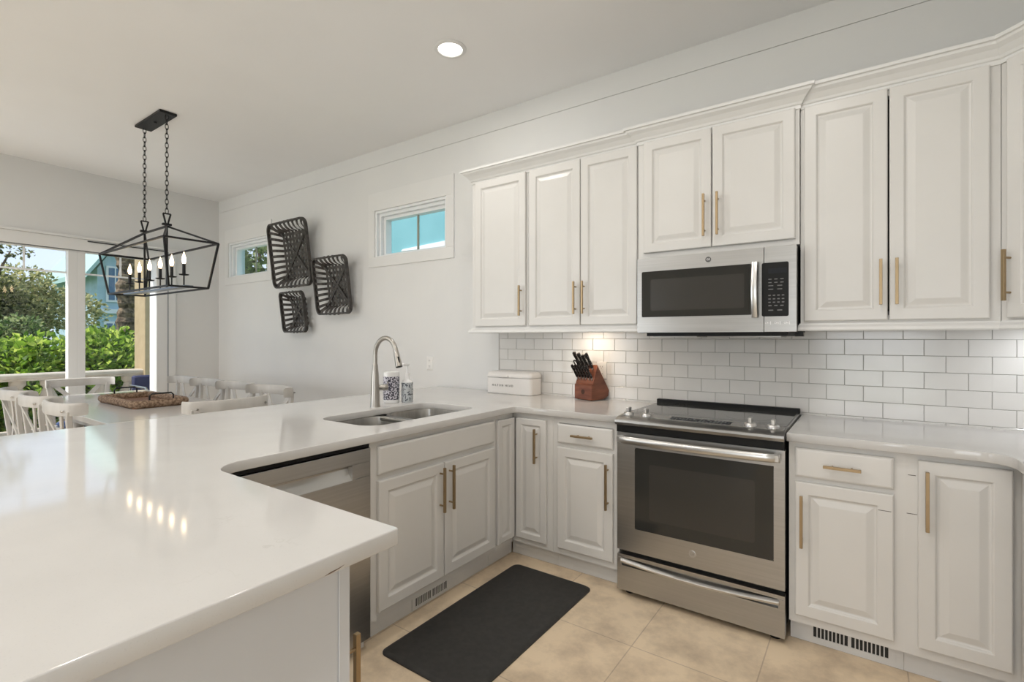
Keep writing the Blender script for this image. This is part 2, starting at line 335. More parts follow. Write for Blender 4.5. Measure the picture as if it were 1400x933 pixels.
# sliding doors in the dining wall
d1 = thing('door_1', None, None, tuple(Ml @ Vector((-2.0, 0, 0)))); struct(d1)
fr = MB(Ml); n0, n1 = -.16, .015
fr.box(-.72, -.60, 0, DH+.10, n0, n1)                       # jamb and casing by the corner
fr.box(-.60, -.515, 0, DH+.14, 0, .022)
fr.box(-4.98, -4.86, 0, DH+.1, n0, n1)
fr.box(-4.98, -.515, DH, DH+.12, n0, n1+.004)
fr.box(-5.0, -.50, DH+.12, DH+.145, 0, .04)                 # head moulding
fr.build('door_frame', M_trim, d1, bevel=.004)
MB(Ml).box(-.604, -.597, 0, DH+.1, 0, .0245).build('jamb_reveal', mat('shadow_gap_grey', (.25, .26, .28), .6), d1)  # grey strip painted in for the shade of the jamb groove
MB(Ml).box(-1.37, -.62, DH+.098, DH+.108, .012, .03).build('screen_track', M_dark, d1, label='dark slim track above the right hand door pane')
pan = [(-1.38, -.72), (-2.19, -1.515), (-3.0, -2.325), (-3.81, -3.135), (-4.62, -3.945)]
for i, (a, b_) in enumerate(pan):
    f = MB(Ml); st = .067 if i else .012
    f.box(a-.068, a+.004, .04, DH, -.10, -.02)
    if i: f.box(b_-.004, b_+.068, .04, DH, -.10, -.02)
    f.box(a, b_, .04, .16, -.09, -.03).box(a, b_, DH-.012, DH, -.09, -.03)
    leaf = f.build('door_leaf', M_trim, d1, bevel=.003)
    MB(Ml).box(a+.002, b_-.002, .16, DH-.01, -.063, -.057).build('door_pane', M_glass, leaf)
    mm = MB(Ml); um = (a+b_)/2
    mm.box(a, b_, 2.0, 2.018, -.056, -.046).box(um-.008, um+.008, 2.018, DH-.012, -.056, -.046)
    mm.build('muntin', M_vinyl, leaf)
# tile backsplash: a thin skin on the back wall
struct(MB().box(-1.243, XR, -.0075, -.0005, .915, 1.40).build('trim_5', M_grout))
tl = MB(); row = 0; z = .929-.0785
while z < 1.40:
    x = .812+(.079 if row % 2 == 0 else 0)-.158*14
    while x < XR:
        a, b_ = max(x+.0011, -1.242), min(x+.158-.0011, XR-.001); c_, d = max(z+.0011, .916), min(z+.0785-.0011, 1.398)
        if b_-a > .008 and d-c_ > .008:
            e = .0013; tl.loft([[(a, -.0075, c_), (b_, -.0075, c_), (b_, -.0075, d), (a, -.0075, d)], [(a, -.0098, c_), (b_, -.0098, c_), (b_, -.0098, d), (a, -.0098, d)], [(a+e, -.0108, c_+e), (b_-e, -.0108, c_+e), (b_-e, -.0108, d-e), (a+e, -.0108, d-e)]], False, True)
        x += .158
    z += .0785; row += 1
struct(tl.build('trim_8', M_tile))
struct(MB().box(-1.250, -1.243, -.012, -.0005, .915, 1.40).build('trim_6', mat('tile_edge_strip', (.42, .40, .38), .3, .6)))
struct(MB(frameM((XR, 0, 0), (0, -1, 0))).box(0, 1.6, .915, 1.40, .0005, .010).build('trim_7', M_tile))
struct(MB(Mb).box(-5.79, -1.63, 0, .13, 0.0005, .016).build('baseboard_back', M_trim, bevel=.003))

# ================================================================== CABINETRY
DOORP = lambda fw: [(0, -.018), (0, -.005), (.0015, -.002), (.005, 0), (fw-.006, 0), (fw-.002, -.003), (fw+.001, -.0085), (fw+.006, -.010), (fw+.010, -.0095), (fw+.031, -.002), (fw+.035, -.001)]
SLAB = [(0, -.018), (0, -.007), (.002, -.004), (.008, -.0005), (.012, 0)]
def pull(M, u, v0, v1, parent, vertical=True, label=None):
    h = MB(M); s_ = .0058
    if vertical: h.box(u-s_, u+s_, v0, v1, .026, .038); ps = [(u, v0+.032), (u, v1-.032)]
    else: h.box(v0, v1, u-s_, u+s_, .026, .038); ps = [(v0+.032, u), (v1-.032, u)]
    for a, b_ in ps: h.cyl((a, b_, -.001), (a, b_, .028), .0042, seg=10)
    return h.build('handle', M_brass, parent, bevel=.001)
def door(parent, M, u0, u1, v0, v1, hu=None, hv=None, name='door', fw=.055, prof=None):
    d = MB(M).panel(u0, v0, u1-u0, v1-v0, prof or DOORP(fw)).build(name, M_cab, parent, bevel=0)
    if hu is not None: pull(M, hu, hv[0], hv[1], d)
    return d
def drawer(parent, M, u0, u1, v0, v1, handle=True):
    d = MB(M).panel(u0, v0, u1-u0, v1-v0, SLAB).build('drawer', M_cab, parent)
    if handle:
        c = (u0+u1)/2; pull(M, (v0+v1)/2, c-.065, c+.065, d, False)
    return d
def carcass(parent, M, u0, u1, v0, v1, depth, openings, m=None, name='body', open_top=False):
    c = MB(M); N = -.019
    us = sorted({u0, u1, *[h[0] for h in openings], *[h[1] for h in openings]}); vs = sorted({v0, v1, *[h[2] for h in openings], *[h[3] for h in openings]})
    for a, b_ in zip(us, us[1:]):
        for e, d in zip(vs, vs[1:]):
            if any(h[0] <= a+1e-6 and b_ <= h[1]+1e-6 and h[2] <= e+1e-6 and d <= h[3]+1e-6 for h in openings): continue
            c.box(a, b_, e, d, N-.018, N)
    bmesh.ops.remove_doubles(c.bm, verts=c.bm.verts, dist=1e-5)
    D = -depth+.002
    c.box(u0, u0+.016, v0, v1, D, N-.018).box(u1-.016, u1, v0, v1, D, N-.018).box(u0+.016, u1-.016, v0, v0+.016, D, N-.018)
    if not open_top: c.box(u0+.016, u1-.016, v1-.016, v1, D, N-.018)
    c.box(u0+.016, u1-.016, v0+.016, v1-.016, D, D+.01)
    return c.build(name, m or M_cab, parent)
def kick(parent, M, u0, u1, rec=.075, h=.10):
    return MB(M).box(u0, u1, 0, h, -rec-.016, -rec).build('toe_kick', M_kick, parent)
def vent(parent, M, u0, u1, v0, v1, n_, split=True):
    N = -.075
    g = MB(M); g.box(u0, u1, v0, v0+.012, N, N+.004).box(u0, u1, v1-.012, v1, N, N+.004); mx_ = .022
    g.box(u0, u0+mx_, v0+.012, v1-.012, N, N+.004).box(u1-mx_, u1, v0+.012, v1-.012, N, N+.004)
    a, b_ = u0+mx_, u1-mx_; um = (a+b_)/2; g.box(um-.006, um+.006, v0+.012, v1-.012, N, N+.004)
    for lo_, hi_ in ((a, um-.006), (um+.006, b_)):
        k = n_; st = (hi_-lo_)/k
        for i in range(1, k): g.box(lo_+i*st-.0022, lo_+i*st+.0022, v0+.012, v1-.012, N, N+.004)
    o = g.build('vent_grille', M_kick, parent)
    MB(M).box(u0+.01, u1-.01, v0+.008, v1-.008, N+.0002, N+.0012).build('vent_duct', M_dark, o)
    return o
MK = frameM((0, -.635, 0), (1, 0, 0))         # base doors of the range wall, outer door face
MS = frameM((-.660, 0, 0), (0, 1, 0))         # base doors of the sink run
# --- base cabinets left of range
c = thing('base_cabinet', 'white drawer-over-door base cabinet just left of the oven range', 'cabinet', (-.2, -.3, 0))
carcass(c, MK, -.405, -.001, .10, .883, .63, [(-.365, -.04, .14, .71), (-.365, -.04, .735, .845)])
drawer(c, MK, -.371, -.033, .735, .843)
door(c, MK, -.371, -.033, .138, .712, -.058, (.42, .66))
kick(c, MK, -.405, -.001)
c = thing('corner_cabinet', 'white inside-corner base cabinet with two narrow hinged panels meeting at the corner', 'cabinet', (-.85, -.3, 0))
carcass(c, MK, -.70, -.406, .10, .883, .63, [(-.64, -.45, .14, .84)])
carcass(c, MS, -.800, -.636, .10, .883, .60, [(-.79, -.645, .14, .84)], name='side_body')
door(c, MK, -.657, -.446, .135, .852, -.505, (.60, .80), fw=.042)
door(c, MS, -.800, -.637, .135, .852, fw=.040)
kick(c, MK, -.73, -.406); kick(c, MS, -.800, -.565)
# --- sink base
c = thing('sink_base_cabinet', 'white two-door sink base cabinet with false drawer front, beside the dishwasher', 'cabinet', (-.95, -1.24, 0))
carcass(c, MS, -1.700, -.802, .10, .883, .60, [(-1.65, -.84, .14, .70)], open_top=True)
MB(MS).panel(-1.662, .733, .829, .123, SLAB).build('false_drawer_front', M_cab, c)
door(c, MS, -1.662, -1.253, .136, .706, -1.283, (.47, .69)); door(c, MS, -1.246, -.833, .136, .706, -1.216, (.47, .69))
kick(c, MS, -1.700, -.802)
vent(c, MS, -1.401, -1.136, .006, .070, 9)
# --- dishwasher
dw = thing('dishwasher', 'stainless steel dishwasher with pocket handle, under the counter left of the sink cabinet', 'dishwasher', (-.95, -2.0, 0))
MB(MS).box(-2.300, -1.706, .10, .868, -.59, -.03).build('tub', M_blk, dw)
k = MB(MS); U0, U1 = -2.300, -1.708
for a, b_, e, d in ((U0, U1, .055, .745), (U0, U1, .805, .862), (U0, -2.235, .745, .805), (-1.80, U1, .745, .805)): k.box(a, b_, e, d, -.03, .0)
k.build('door', M_steel, dw, bevel=.002)
hp = MB(MS)
hp.loft([[(u_, z_, n_) for z_, n_ in ((.806, -.001), (.800, -.026), (.790, -.030), (.765+d_, -.022), (.752+d_, -.010), (.744, -.0005), (.744, -.034), (.806, -.034))] for u_, d_ in [(-2.236+.437*i/16, .010*math.sin(PI*i/16)) for i in range(17)]])
hp.build('handle_pocket', M_steelh, dw, smooth=True)
MB(MS).box(U0, U1, .864, .880, -.06, -.012).build('control_edge', M_blk, dw)
MB(MS).box(U0, U1, 0, .05, -.06, -.045).build('toe_kick', M_kick, dw)
# --- blind corner + peninsula cabinet
MPN = frameM((0, -2.425, 0), (-1, 0, 0))      # faces +Y, u = -x
c = thing('peninsula_cabinet', 'white cabinet under the near end of the peninsula, plain end panel towards the room', 'cabinet', (-.25, -2.8, 0))
carcass(c, MPN, -.165, .60, .10, .883, .62, [(-.12, .55, .14, .84)])
door(c, MPN, -.160, .20, .136, .852, -.143, (.44, .68)); door(c, MPN, .206, .56, .136, .852, .24, (.44, .68))
kick(c, MPN, -.165, .60)
e = MB(frameM((.165, 0, 0), (0, 1, 0))); e.box(-3.60, -2.444, 0, .883, 0, .018)
e.build('end_panel', M_panel, c)
MB(frameM((.183, 0, 0), (0, 1, 0))).box(-2.470, -2.444, 0, .883, 0, .004).build('corner_stile', M_panel, c, bevel=.002)
MB().box(-.62, .165, -3.60, -3.05, 0, .883).build('back_body', M_cab, c)
# --- base cabinets right of range
c = thing('base_cabinet', 'white base cabinet just right of the oven range, drawer over door, floor grille below', 'cabinet', (.98, -.3, 0))
carcass(c, MK, .785, 1.183, .10, .883, .63, [(.82, 1.14, .14, .71), (.82, 1.14, .735, .845)])
drawer(c, MK, .809, 1.148, .733, .858)
door(c, MK, .809, 1.148, .138, .712, .835, (.44, .66))
kick(c, MK, .785, 1.182)
vent(c, MK, .85, 1.155, .018, .092, 9)
sc = mat('paint_scratch', (.12, .11, .10), .8)
c2 = thing('base_cabinet', 'white single tall-door base cabinet in the right inside corner', 'cabinet', (1.45, -.3, 0))
carcass(c2, MK, 1.183, 1.56, .10, .883, .63, [(1.25, 1.48, .14, .84)])
d_ = door(c2, MK, 1.222, 1.484, .140, .860, 1.247, (.60, .825))
kick(c2, MK, 1.183, 1.58)
for u, v, w in ((1.192, .795, .024), (1.188, .645, .032)): MB(MK).box(u, u+w, v, v+.0025, -.0192, -.0183).build('paint_scratch', sc, c2)
MB(MK).box(1.098, 1.140, .645, .6475, -.001, .0006).build('paint_scratch', sc, c)
MR = frameM((1.500, 0, 0), (0, -1, 0))        # right-hand run, faces -X
c = thing('base_cabinet', 'white base cabinet of the right-hand run, cut by the right picture edge', 'cabinet', (1.8, -1.1, 0))
carcass(c, MR, .655, 1.50, .10, .883, .61, [(.70, 1.06, .14, .84)])
door(c, MR, .66, 1.06, .140, .860, 1.03, (.60, .82)); door(c, MR, 1.07, 1.48, .140, .860, 1.10, (.60, .82))
kick(c, MR, .58, 1.50)

# --- uppers
MU = frameM((0, -.350, 0), (1, 0, 0)); MUm = frameM((0, -.368, 0), (1, 0, 0))
CROWN = [(0, 2.425), (.006, 2.425), (.006, 2.442), (.012, 2.446), (.016, 2.456), (.034, 2.478), (.052, 2.492), (.056, 2.502), (.066, 2.504), (.066, 2.518), (0, 2.518)]
RAIL = [(-.02, 1.362), (.020, 1.362), (.024, 1.368), (.022, 1.380), (.006, 1.392), (.004, 1.398), (-.02, 1.398)]
yf = -.331; ym = -.349
pathR = [(.803, 0), (.803, yf), (1.500, yf), (1.80, yf-.30), (2.13, yf-.30)]
def crown(parent, path, i0, i1): MB().sweep(path, CROWN, i0, i1).build('crown_molding', M_trim, parent)
def lrail(parent, path, i0, i1): MB().sweep(path, RAIL, i0, i1).build('light_rail', M_trim, parent)
c = thing('wall_cabinet', 'narrow single-door white wall cabinet, leftmost above the bread box', 'cabinet', (-1.0, -.17, 1.38))
carcass(c, MU, -1.243, -.765, 1.395, 2.44, .35, [(-1.19, -.79, 1.43, 2.40)])
door(c, MU, -1.208, -.778, 1.408, 2.430, -.808, (1.475, 1.675))
pl_ = [(-1.243, 0), (-1.243, yf), (-.764, yf), (-.003, yf), (.0, yf)]
crown(c, pl_, 0, 2); lrail(c, pl_, 0, 2)
c = thing('wall_cabinet', 'two-door white wall cabinet between the narrow one and the microwave', 'cabinet', (-.38, -.17, 1.38))
carcass(c, MU, -.763, -.002, 1.395, 2.44, .35, [(-.74, -.03, 1.43, 2.40)])
door(c, MU, -.749, -.375, 1.408, 2.430, -.403, (1.475, 1.675)); door(c, MU, -.370, -.010, 1.408, 2.430, -.344, (1.475, 1.675))
crown(c, pl_, 2, 4); lrail(c, pl_, 2, 4)
c = thing('wall_cabinet', 'short two-door white wall cabinet directly above the microwave', 'cabinet', (.4, -.17, 1.79))
carcass(c, MUm, .0, .800, 1.778, 2.44, .368, [(.06, .76, 1.83, 2.40)])
door(c, MUm, .035, .400, 1.805, 2.430, .368, (1.86, 2.08)); door(c, MUm, .405, .783, 1.805, 2.430, .435, (1.86, 2.08))
crown(c, [(.0, -.2), (.0, ym), (.800, ym), (.800, -.2)], 0, 3)
c = thing('wall_cabinet', 'large two-door white wall cabinet right of the microwave, dark gap between its doors', 'cabinet', (1.15, -.17, 1.38))
carcass(c, MU, .803, 1.500, 1.395, 2.44, .35, [(.83, 1.44, 1.43, 2.40)])
door(c, MU, .818, 1.137, 1.408, 2.430, 1.112, (1.475, 1.675)); door(c, MU, 1.143, 1.466, 1.408, 2.430, 1.168, (1.475, 1.675))
MB(MU).box(1.10, 1.18, 1.45, 2.41, -.10, -.09).build('interior_shadow_board', mat('dark_cabinet_interior', (.03, .025, .02), .8), c)  # near-black board added behind the door gap in place of interior shade
crown(c, pathR, 1, 2); lrail(c, pathR, 1, 2)
c = thing('corner_wall_cabinet', 'white diagonal corner wall cabinet at the right picture edge', 'cabinet', (1.85, -.25, 1.38))
MB().prism([(1.502, -.001), (1.502, yf), (1.80, yf-.298), (2.128, yf-.298), (2.128, -.001)], 1.395, 2.44).build('body', M_cab, c)
MD = frameM((1.500-.013, yf-.013, 0), (1, -1, 0))
door(c, MD, .03, .395, 1.408, 2.430, .045, (1.475, 1.675))
crown(c, pathR, 2, 4); lrail(c, pathR, 2, 4)

# ================================================================== COUNTERTOPS
def arc(cx, cy, r, a0, a1, n_=8): return [(cx+r*math.cos(math.radians(a0+(a1-a0)*i/n_)), cy+r*math.sin(math.radians(a0+(a1-a0)*i/n_))) for i in range(n_+1)]
def slab(name, outer, holes, z0, z1, m, bev=.003):
    c = bpy.data.curves.new(name, 'CURVE'); c.dimensions = '2D'; c.fill_mode = 'BOTH'; c.extrude = (z1-z0)/2-bev; c.bevel_depth = bev; c.bevel_resolution = 1; c.offset = -bev
    for lp in [outer]+holes:
        s_ = c.splines.new('POLY'); s_.points.add(len(lp)-1); s_.use_cyclic_u = True
        for i, (x, y) in enumerate(lp): s_.points[i].co = (x, y, 0, 1)
    t_ = bpy.data.objects.new(name+'_tmp', c); COL.objects.link(t_)
    me = bpy.data.meshes.new_from_object(t_.evaluated_get(bpy.context.evaluated_depsgraph_get())); bpy.data.objects.remove(t_)
    me.transform(Matrix.Translation((0, 0, (z0+z1)/2))); me.materials.clear(); me.materials.append(m); me.name = name
    o = bpy.data.objects.new(name, me); COL.objects.link(o); return o
CX, CY_ = -.648, -.655
outer = [(-.003, -.013), (-.003, CY_)]+[(-.62, CY_+.002), (-.640, CY_-.010), (CX, CY_-.035)]+arc(CX+.10, -2.352+.10, .10, 180, 270, 8)
outer += arc(.234-.008, -2.352-.008, .008, 90, 0, 3)+[(.234, -3.75), (-1.88, -3.75), (-1.88, -.013)]
SX0, SX1, SY0, SY1 = -1.225, -.795, -1.600, -.815
hole = rrect(SX0, SX1, SY0, SY1, .10, 8)
ct = slab('countertop', outer, [hole], .884, .920, M_quartz)
tag(ct, 'white quartz U-shaped countertop running from the range past the sink to the foreground peninsula', 'countertop')
ct2 = slab('countertop', [(.780, -.013), (.780, CY_)]+[(x, y) for x, y in arc(1.475-.09, CY_-.09, .09, 90, 0, 8)]+[(1.475, -1.5), (2.118, -1.5), (2.118, -.013)], [], .884, .920, M_quartz)
tag(ct2, 'white quartz countertop right of the oven range, curving into the right corner', 'countertop')
ch_ = MB(); ch_.loft([[(xx, y, z) for y, z in ((-2.535, .8868), (-2.522, .8895), (-2.505, .8905), (-2.492, .8925), (-2.503, .8890), (-2.522, .8868))] for xx in (.2325, .2345)]); ch_.build('edge_chip', mat('chip_brown', (.16, .11, .08), .8), ct, label='small brown chip on the edge')
# sink
sk = thing('kitchen_sink', 'undermount stainless double-bowl sink in the white counter', 'sink', (-1.01, -1.2, .66))
def bowl(x0, x1, y0, y1, name):
    b_ = MB(); L_ = []
    for d, z, r in ((-.018, .8835, .10), (0, .8835, .085), (.002, .876, .083), (.012, .72, .075), (.03, .705, .06), (.06, .70, .05)):
        L_.append([(x, y, z) for x, y in rrect(x0+d, x1-d, y0+d, y1-d, r, 6)])
    b_.loft(L_, False, True); o = b_.build(name, M_sink, sk, smooth=True)
    cx_, cy_ = (x0+x1)/2-.03, (y0+y1)/2
    MB().lathe([(.045, .7005), (.045, .703), (.035, .7035), (.03, .7015), (.0, .7015)], (cx_, cy_, 0), 20).build('drain', M_steelh, o, smooth=True)
bowl(SX0+.004, SX1-.004, SY0+.004, -1.205, 'bowl'); bowl(SX0+.004, SX1-.004, -1.165, SY1-.004, 'bowl')
MB().rbox(SX0+.03, SX1-.03, -1.222, -1.148, .862, .8795, .008).build('divider', M_steel, sk)
# faucet
fx, fy = -1.310, -1.150
fc = thing('faucet', 'brushed nickel gooseneck pull-down faucet behind the sink', 'faucet', (fx, fy, .92))
MB().lathe([(.030, .920), (.030, .926), (.0275, .932), (.025, 1.0), (.0215, 1.10), (.0165, 1.165), (.0135, 1.175)], (fx, fy, 0), 24).build('base', M_nickel, fc, smooth=True)
pts = [(fx, fy, 1.17), (fx, fy, 1.225)]
R_ = .092; ccx = fx+R_; 
for i in range(1, 15):
    a = PI-(PI*.93)*i/14; pts.append((ccx+R_*math.cos(a), fy, 1.225+R_*1.12*math.sin(a)))
MB().tube(pts, .0132, 14).build('spout', M_nickel, fc, smooth=True)
e_ = Vector(pts[-1]); dv = (Vector(pts[-1])-Vector(pts[-2])).normalized(); 
MB().tube([e_, e_+dv*.012, e_+dv*.035, e_+dv*.085], [.0135, .0155, .0165, .0205], 16).build('spray_head', M_nickel, fc, smooth=True)
MB().tube([e_+dv*.085, e_+dv*.090], [.0195, .0185], 16).build('spray_nozzle', M_blk, fc)
up_ = Vector((.93, -.33, 0)); q = e_+dv*.045+up_*.0155
MB().tube([q-dv*.018, q+dv*.018], .0052, 8).build('spray_button', M_blk, fc, label='black spray toggle')
MB().lathe([(.017, 0), (.017, .030), (.019, .033), (.019, .056), (.016, .060), (0, .060)], (fx+.006, fy+.016, 1.032), 18, axis=(.25, 1, 0)).build('lever', M_nickel, fc, smooth=True)
MB().tube([(fx+.02, fy+.07, 1.04), (fx+.024, fy+.078, 1.062)], .004, 8).build('lever_pin', M_nickel, fc)

# ================================================================== RANGE
rg = thing('oven_range', 'stainless steel slide-in electric range with black glass cooktop and oven window', 'stove', (.39, -.34, 0))
X0, X1 = .004, .774
MB().box(X0+.006, X1-.006, -.615, -.022, .035, .896).build('body', M_dark, rg)
MB().box(X0, X1, -.555, -.02, .897, .9265).build('cooktop_frame', M_steel, rg, bevel=.002)
MB().rbox(X0+.008, X1-.008, -.552, -.060, .927, .9312, .006, edge=.001).build('cooktop_glass', M_hob, rg)
MB().rbox(X0, X1, -.058, -.022, .9265, .952, .006).build('rear_guard', M_blk, rg, label='black raised strip at the back of the cooktop')
# sloping control deck (u = x, n up)
sl = MB(); prof = [(-.555, .897), (-.555, .9295), (-.640, .9235), (-.682, .9135), (-.690, .9085), (-.692, .898), (-.684, .884), (-.66, .884), (-.60, .895)]
sl.loft([[(x, y, z) for y, z in prof] for x in (X0, X1)]); deck = sl.build('control_deck', M_steel, rg, smooth=True)
A = Vector((0, -.555, .9297)); B = Vector((0, -.640, .9237)); sd = (B-A).normalized(); Mdk = Matrix(((1, 0, 0, 0), (0, -sd.y, -sd.z*-1 if False else sd.z, A.y), (0, -sd.z, -sd.y, A.z), (0, 0, 0, 1)))
dk = lambda x, t: Vector((x, -.555-t, .9298-t*.0706))
g = MB(); g.loft([[dk(x, t)+Vector((0, 0, h)) for x, t in ((.012, -.001), (.766, -.001), (.766, .083), (.012, .083))] for h in (-.001, .0012)]); g.build('deck_glass', mat('grey_deck_glass', (.17, .165, .155), .16), rg)
g = MB(); g.loft([[dk(x, t)+Vector((0, 0, h)) for x, t in ((.262, .012), (.545, .012), (.545, .072), (.262, .072))] for h in (.001, .0018)]); dp = g.build('touch_display', M_disp, rg)
g = MB()
for i in range(17):
    for j in range(3):
        if random.random() < .25: continue
        x = .272+.0162*i; t_ = .019+.019*j; w = random.uniform(.006, .012)
        g.loft([[dk(a, b_)+Vector((0, 0, h)) for a, b_ in ((x, t_), (x+w, t_), (x+w, t_+.005), (x, t_+.005))] for h in (.0016, .0022)])
g.build('display_print', M_ink, dp)
for x in (.045, .138, .628, .722):
    kb = MB(); base = dk(x, .048)
    kb.lathe([(.027, 0), (.027, .005), (.0245, .012), (.022, .016), (.0, .016)], base, 20, axis=(0, -.07, 1)); kn = kb.build('knob', M_steelh, rg, smooth=True)
    MB().rbox(base.x-.0085, base.x+.0085, base.y-.020, base.y+.020, base.z+.014, base.z+.040, .005).build('knob_grip', M_steelh, kn, bevel=.001)
M_burn = mat('burner_zone_print', (.075, .075, .072), .08)
for bx_, by_, br_ in ((.20, -.20, .080), (.58, -.36, .105), (.20, -.42, .100), (.58, -.16, .070)):
    MB().lathe([(br_-.003, 0), (br_, 0), (br_, .0003), (br_-.003, .0003)], (bx_, by_, .9312), 40).build('burner_ring', M_burn, rg)
MB().box(X0+.003, X1-.003, -.672, -.615, .846, .884).build('vent_band', M_blk, rg, label='black band under the control deck')
MG = frameM((0, -.660, 0), (1, 0, 0))
o_ = MB(MG)
gx0, gx1, gz0, gz1 = .100, .731, .356, .770
od = MB(MG)
for a, b_, e, d in ((X0, X1, .236, gz0), (X0, X1, gz1, .842), (X0, gx0, gz0, gz1), (gx1, X1, gz0, gz1)): od.box(a, b_, e, d, -.043, 0)
bmesh.ops.remove_doubles(od.bm, verts=od.bm.verts, dist=1e-5)
oven = od.build('oven_door', M_steel, rg)
w_ = MB(MG); w_.loft([[(x, z, n_) for x, z in rrect(gx0+.0, gx1-.0, gz0+.0, gz1-.0, .012, 5)] for n_ in (-.02, .0012)]); w_.build('oven_window', M_glassblk, oven)
w_ = MB(MG); w_.loft([[(x, z, n_) for x, z in rrect(gx0+.075, gx1-.075, gz0+.060, gz1-.075, .012, 5)] for n_ in (.001, .0018)]); w_.build('inner_window', M_inglass, oven)
h_ = MB(MG); L_ = []
for i in range(25):
    t_ = i/24; x = .018+.742*t_; bow = .048+.016*math.sin(PI*t_)
    if i in (0, 24): bow = .03
    L_.append([(x, .8135+.019*math.sin(a), bow+.010*math.cos(a)) for a in [2*PI*j/12 for j in range(12)]])
h_.loft(L_); h_.box(.022, .045, .800, .826, -.001, .05); h_.box(.733, .756, .800, .826, -.001, .05); h_.build('oven_handle', M_steelh, oven, smooth=True)
def logo(parent, M, u, v, s_, m1, m2):
    b_ = MB(M).lathe([(s_, 0), (s_, .0016), (s_*.9, .0022), (0, .0022)], (u, v, 0), 28).build('round_badge', m1, parent)
    text_mesh('monogram', 'GE', s_*1.05, M @ Matrix.Translation((u, v, .0024)), m2, b_, .0003)
M_badge = mat('badge_grey', (.50, .49, .47), .35, .8)
logo(oven, MG, .385, .300, .017, M_badge, mat('badge_letters', (.30, .29, .28), .4, .5))
dr = MB(MG); dr.box(X0, X1, .030, .155, -.043, 0).box(X0, X1, .195, .212, -.043, -.002).box(X0, .030, .155, .195, -.043, 0).box(.748, X1, .155, .195, -.043, 0).box(.030, .748, .155, .195, -.043, -.022)
bmesh.ops.remove_doubles(dr.bm, verts=dr.bm.verts, dist=1e-5)
drw = dr.build('storage_drawer', M_steel, rg)
h_ = MB(MG); L_ = []
for i in range(25):
    t_ = i/24; x = .026+.726*t_; dz = -.018*math.sin(PI*t_)
    L_.append([(x, .182+dz+a, b_) for a, b_ in ((.014, -.02), (.010, .006), (.002, .014), (-.008, .010), (-.014, -.002), (-.012, -.02))])
h_.loft(L_); h_.build('drawer_handle', M_steelh, drw, smooth=True)
for x in (.05, .73): MB().lathe([(.022, 0), (.022, .02), (.012, .036)], (x, -.60, 0), 14).build('foot', M_blk, rg)

# ================================================================== MICROWAVE
mw = thing('microwave', 'stainless steel over-the-range microwave under the short wall cabinet', 'microwave', (.4, -.2, 1.36))
MB().box(.022, .793, -.395, -.012, 1.356, 1.768).build('body', M_dark, mw)
MM = frameM((0, -.425, 0), (1, 0, 0))
d_ = MB(MM); wx0, wx1, wz0, wz1 = .048, .600, 1.442, 1.692
for a, b_, e, d in ((.022, .656, 1.358, wz0), (.022, .656, wz1, 1.766), (.022, wx0, wz0, wz1), (wx1, .656, wz0, wz1)): d_.box(a, b_, e, d, -.029, 0)
bmesh.ops.remove_doubles(d_.bm, verts=d_.bm.verts, dist=1e-5)
mdr = d_.build('microwave_door', M_steel, mw)
w_ = MB(MM); w_.loft([[(x, z, n_) for x, z in rrect(wx0, wx1, wz0, wz1, .008, 4)] for n_ in (-.02, .001)]); w_.build('door_window', M_glassblk, mdr)
w_ = MB(MM); w_.loft([[(x, z, n_) for x, z in rrect(wx0+.05, wx1-.03, wz0+.035, wz1-.045, .008, 4)] for n_ in (.0008, .0016)]); w_.build('inner_window', M_inglass, mdr)
h_ = MB(MM); L_ = []
for i in range(17):
    t_ = i/16; z = 1.428+.268*t_; bow = .018+.022*math.sin(PI*t_)
    L_.append([(.6205+a, z, bow+b_) for a, b_ in ((-.0165, 0), (-.012, .009), (0, .012), (.012, .009), (.0165, 0), (.010, -.006), (-.010, -.006))])
h_.loft(L_); h_.box(.612, .629, 1.432, 1.450, -.001, .022); h_.box(.612, .629, 1.674, 1.692, -.001, .022); h_.build('door_handle', M_steelh, mdr, smooth=True)
logo(mdr, MM, .400, 1.731, .014, mat('badge_dark', (.10, .10, .10), .4, .5), M_inkw)
cp = MB(MM).box(.6585, .795, 1.358, 1.766, -.029, 0).build('control_side', M_steel, mw, bevel=.001)
w_ = MB(MM); w_.loft([[(x, z, n_) for x, z in rrect(.648, .763, 1.432, 1.690, .008, 4)] for n_ in (.0002, .0016)]); kp = w_.build('keypad', M_blk, cp)
w_ = MB(MM).box(.676, .755, 1.638, 1.662, .0016, .0022).build('clock_display', M_disp, kp)
k_ = MB(MM)
for r_, cols, hh in ((1.608, 3, .004), (1.592, 3, .004), (1.577, 2, .004), (1.560, 2, .004), (1.530, 4, .005), (1.513, 4, .005), (1.497, 4, .005), (1.481, 3, .005), (1.459, 2, .005)):
    for j in range(cols):
        u = .677+j*(.076/cols); k_.box(u, u+.076/cols*.55, r_, r_+hh, .0016, .0021)
k_.build('key_print', mat('dim_key_print', (.17, .17, .17), .6), kp)
for j in range(3):
    for q_, ltr in enumerate('ON'): text_mesh('key_letter', ltr, .013, MM @ Matrix.Translation((.6675+.040*j+.0092*q_, 1.4005, .0004)), M_inkw, cp, .0003)
    MB(MM).box(.6855+.040*j, .688+.040*j, 1.393, 1.408, .0, .0006).build('key_bar', M_inkw, cp)
MB().box(.06, .755, -.38, -.06, 1.338, 1.3565).build('underside_vent', M_blk, mw)
for x in (.20, .60): MB().box(x-.12, x+.12, -.33, -.12, 1.333, 1.339).build('grease_filter', M_steel, mw)
MB().box(.780, .815, -.34, -.30, 1.336, 1.357).build('hinge_bracket', M_blk, mw)

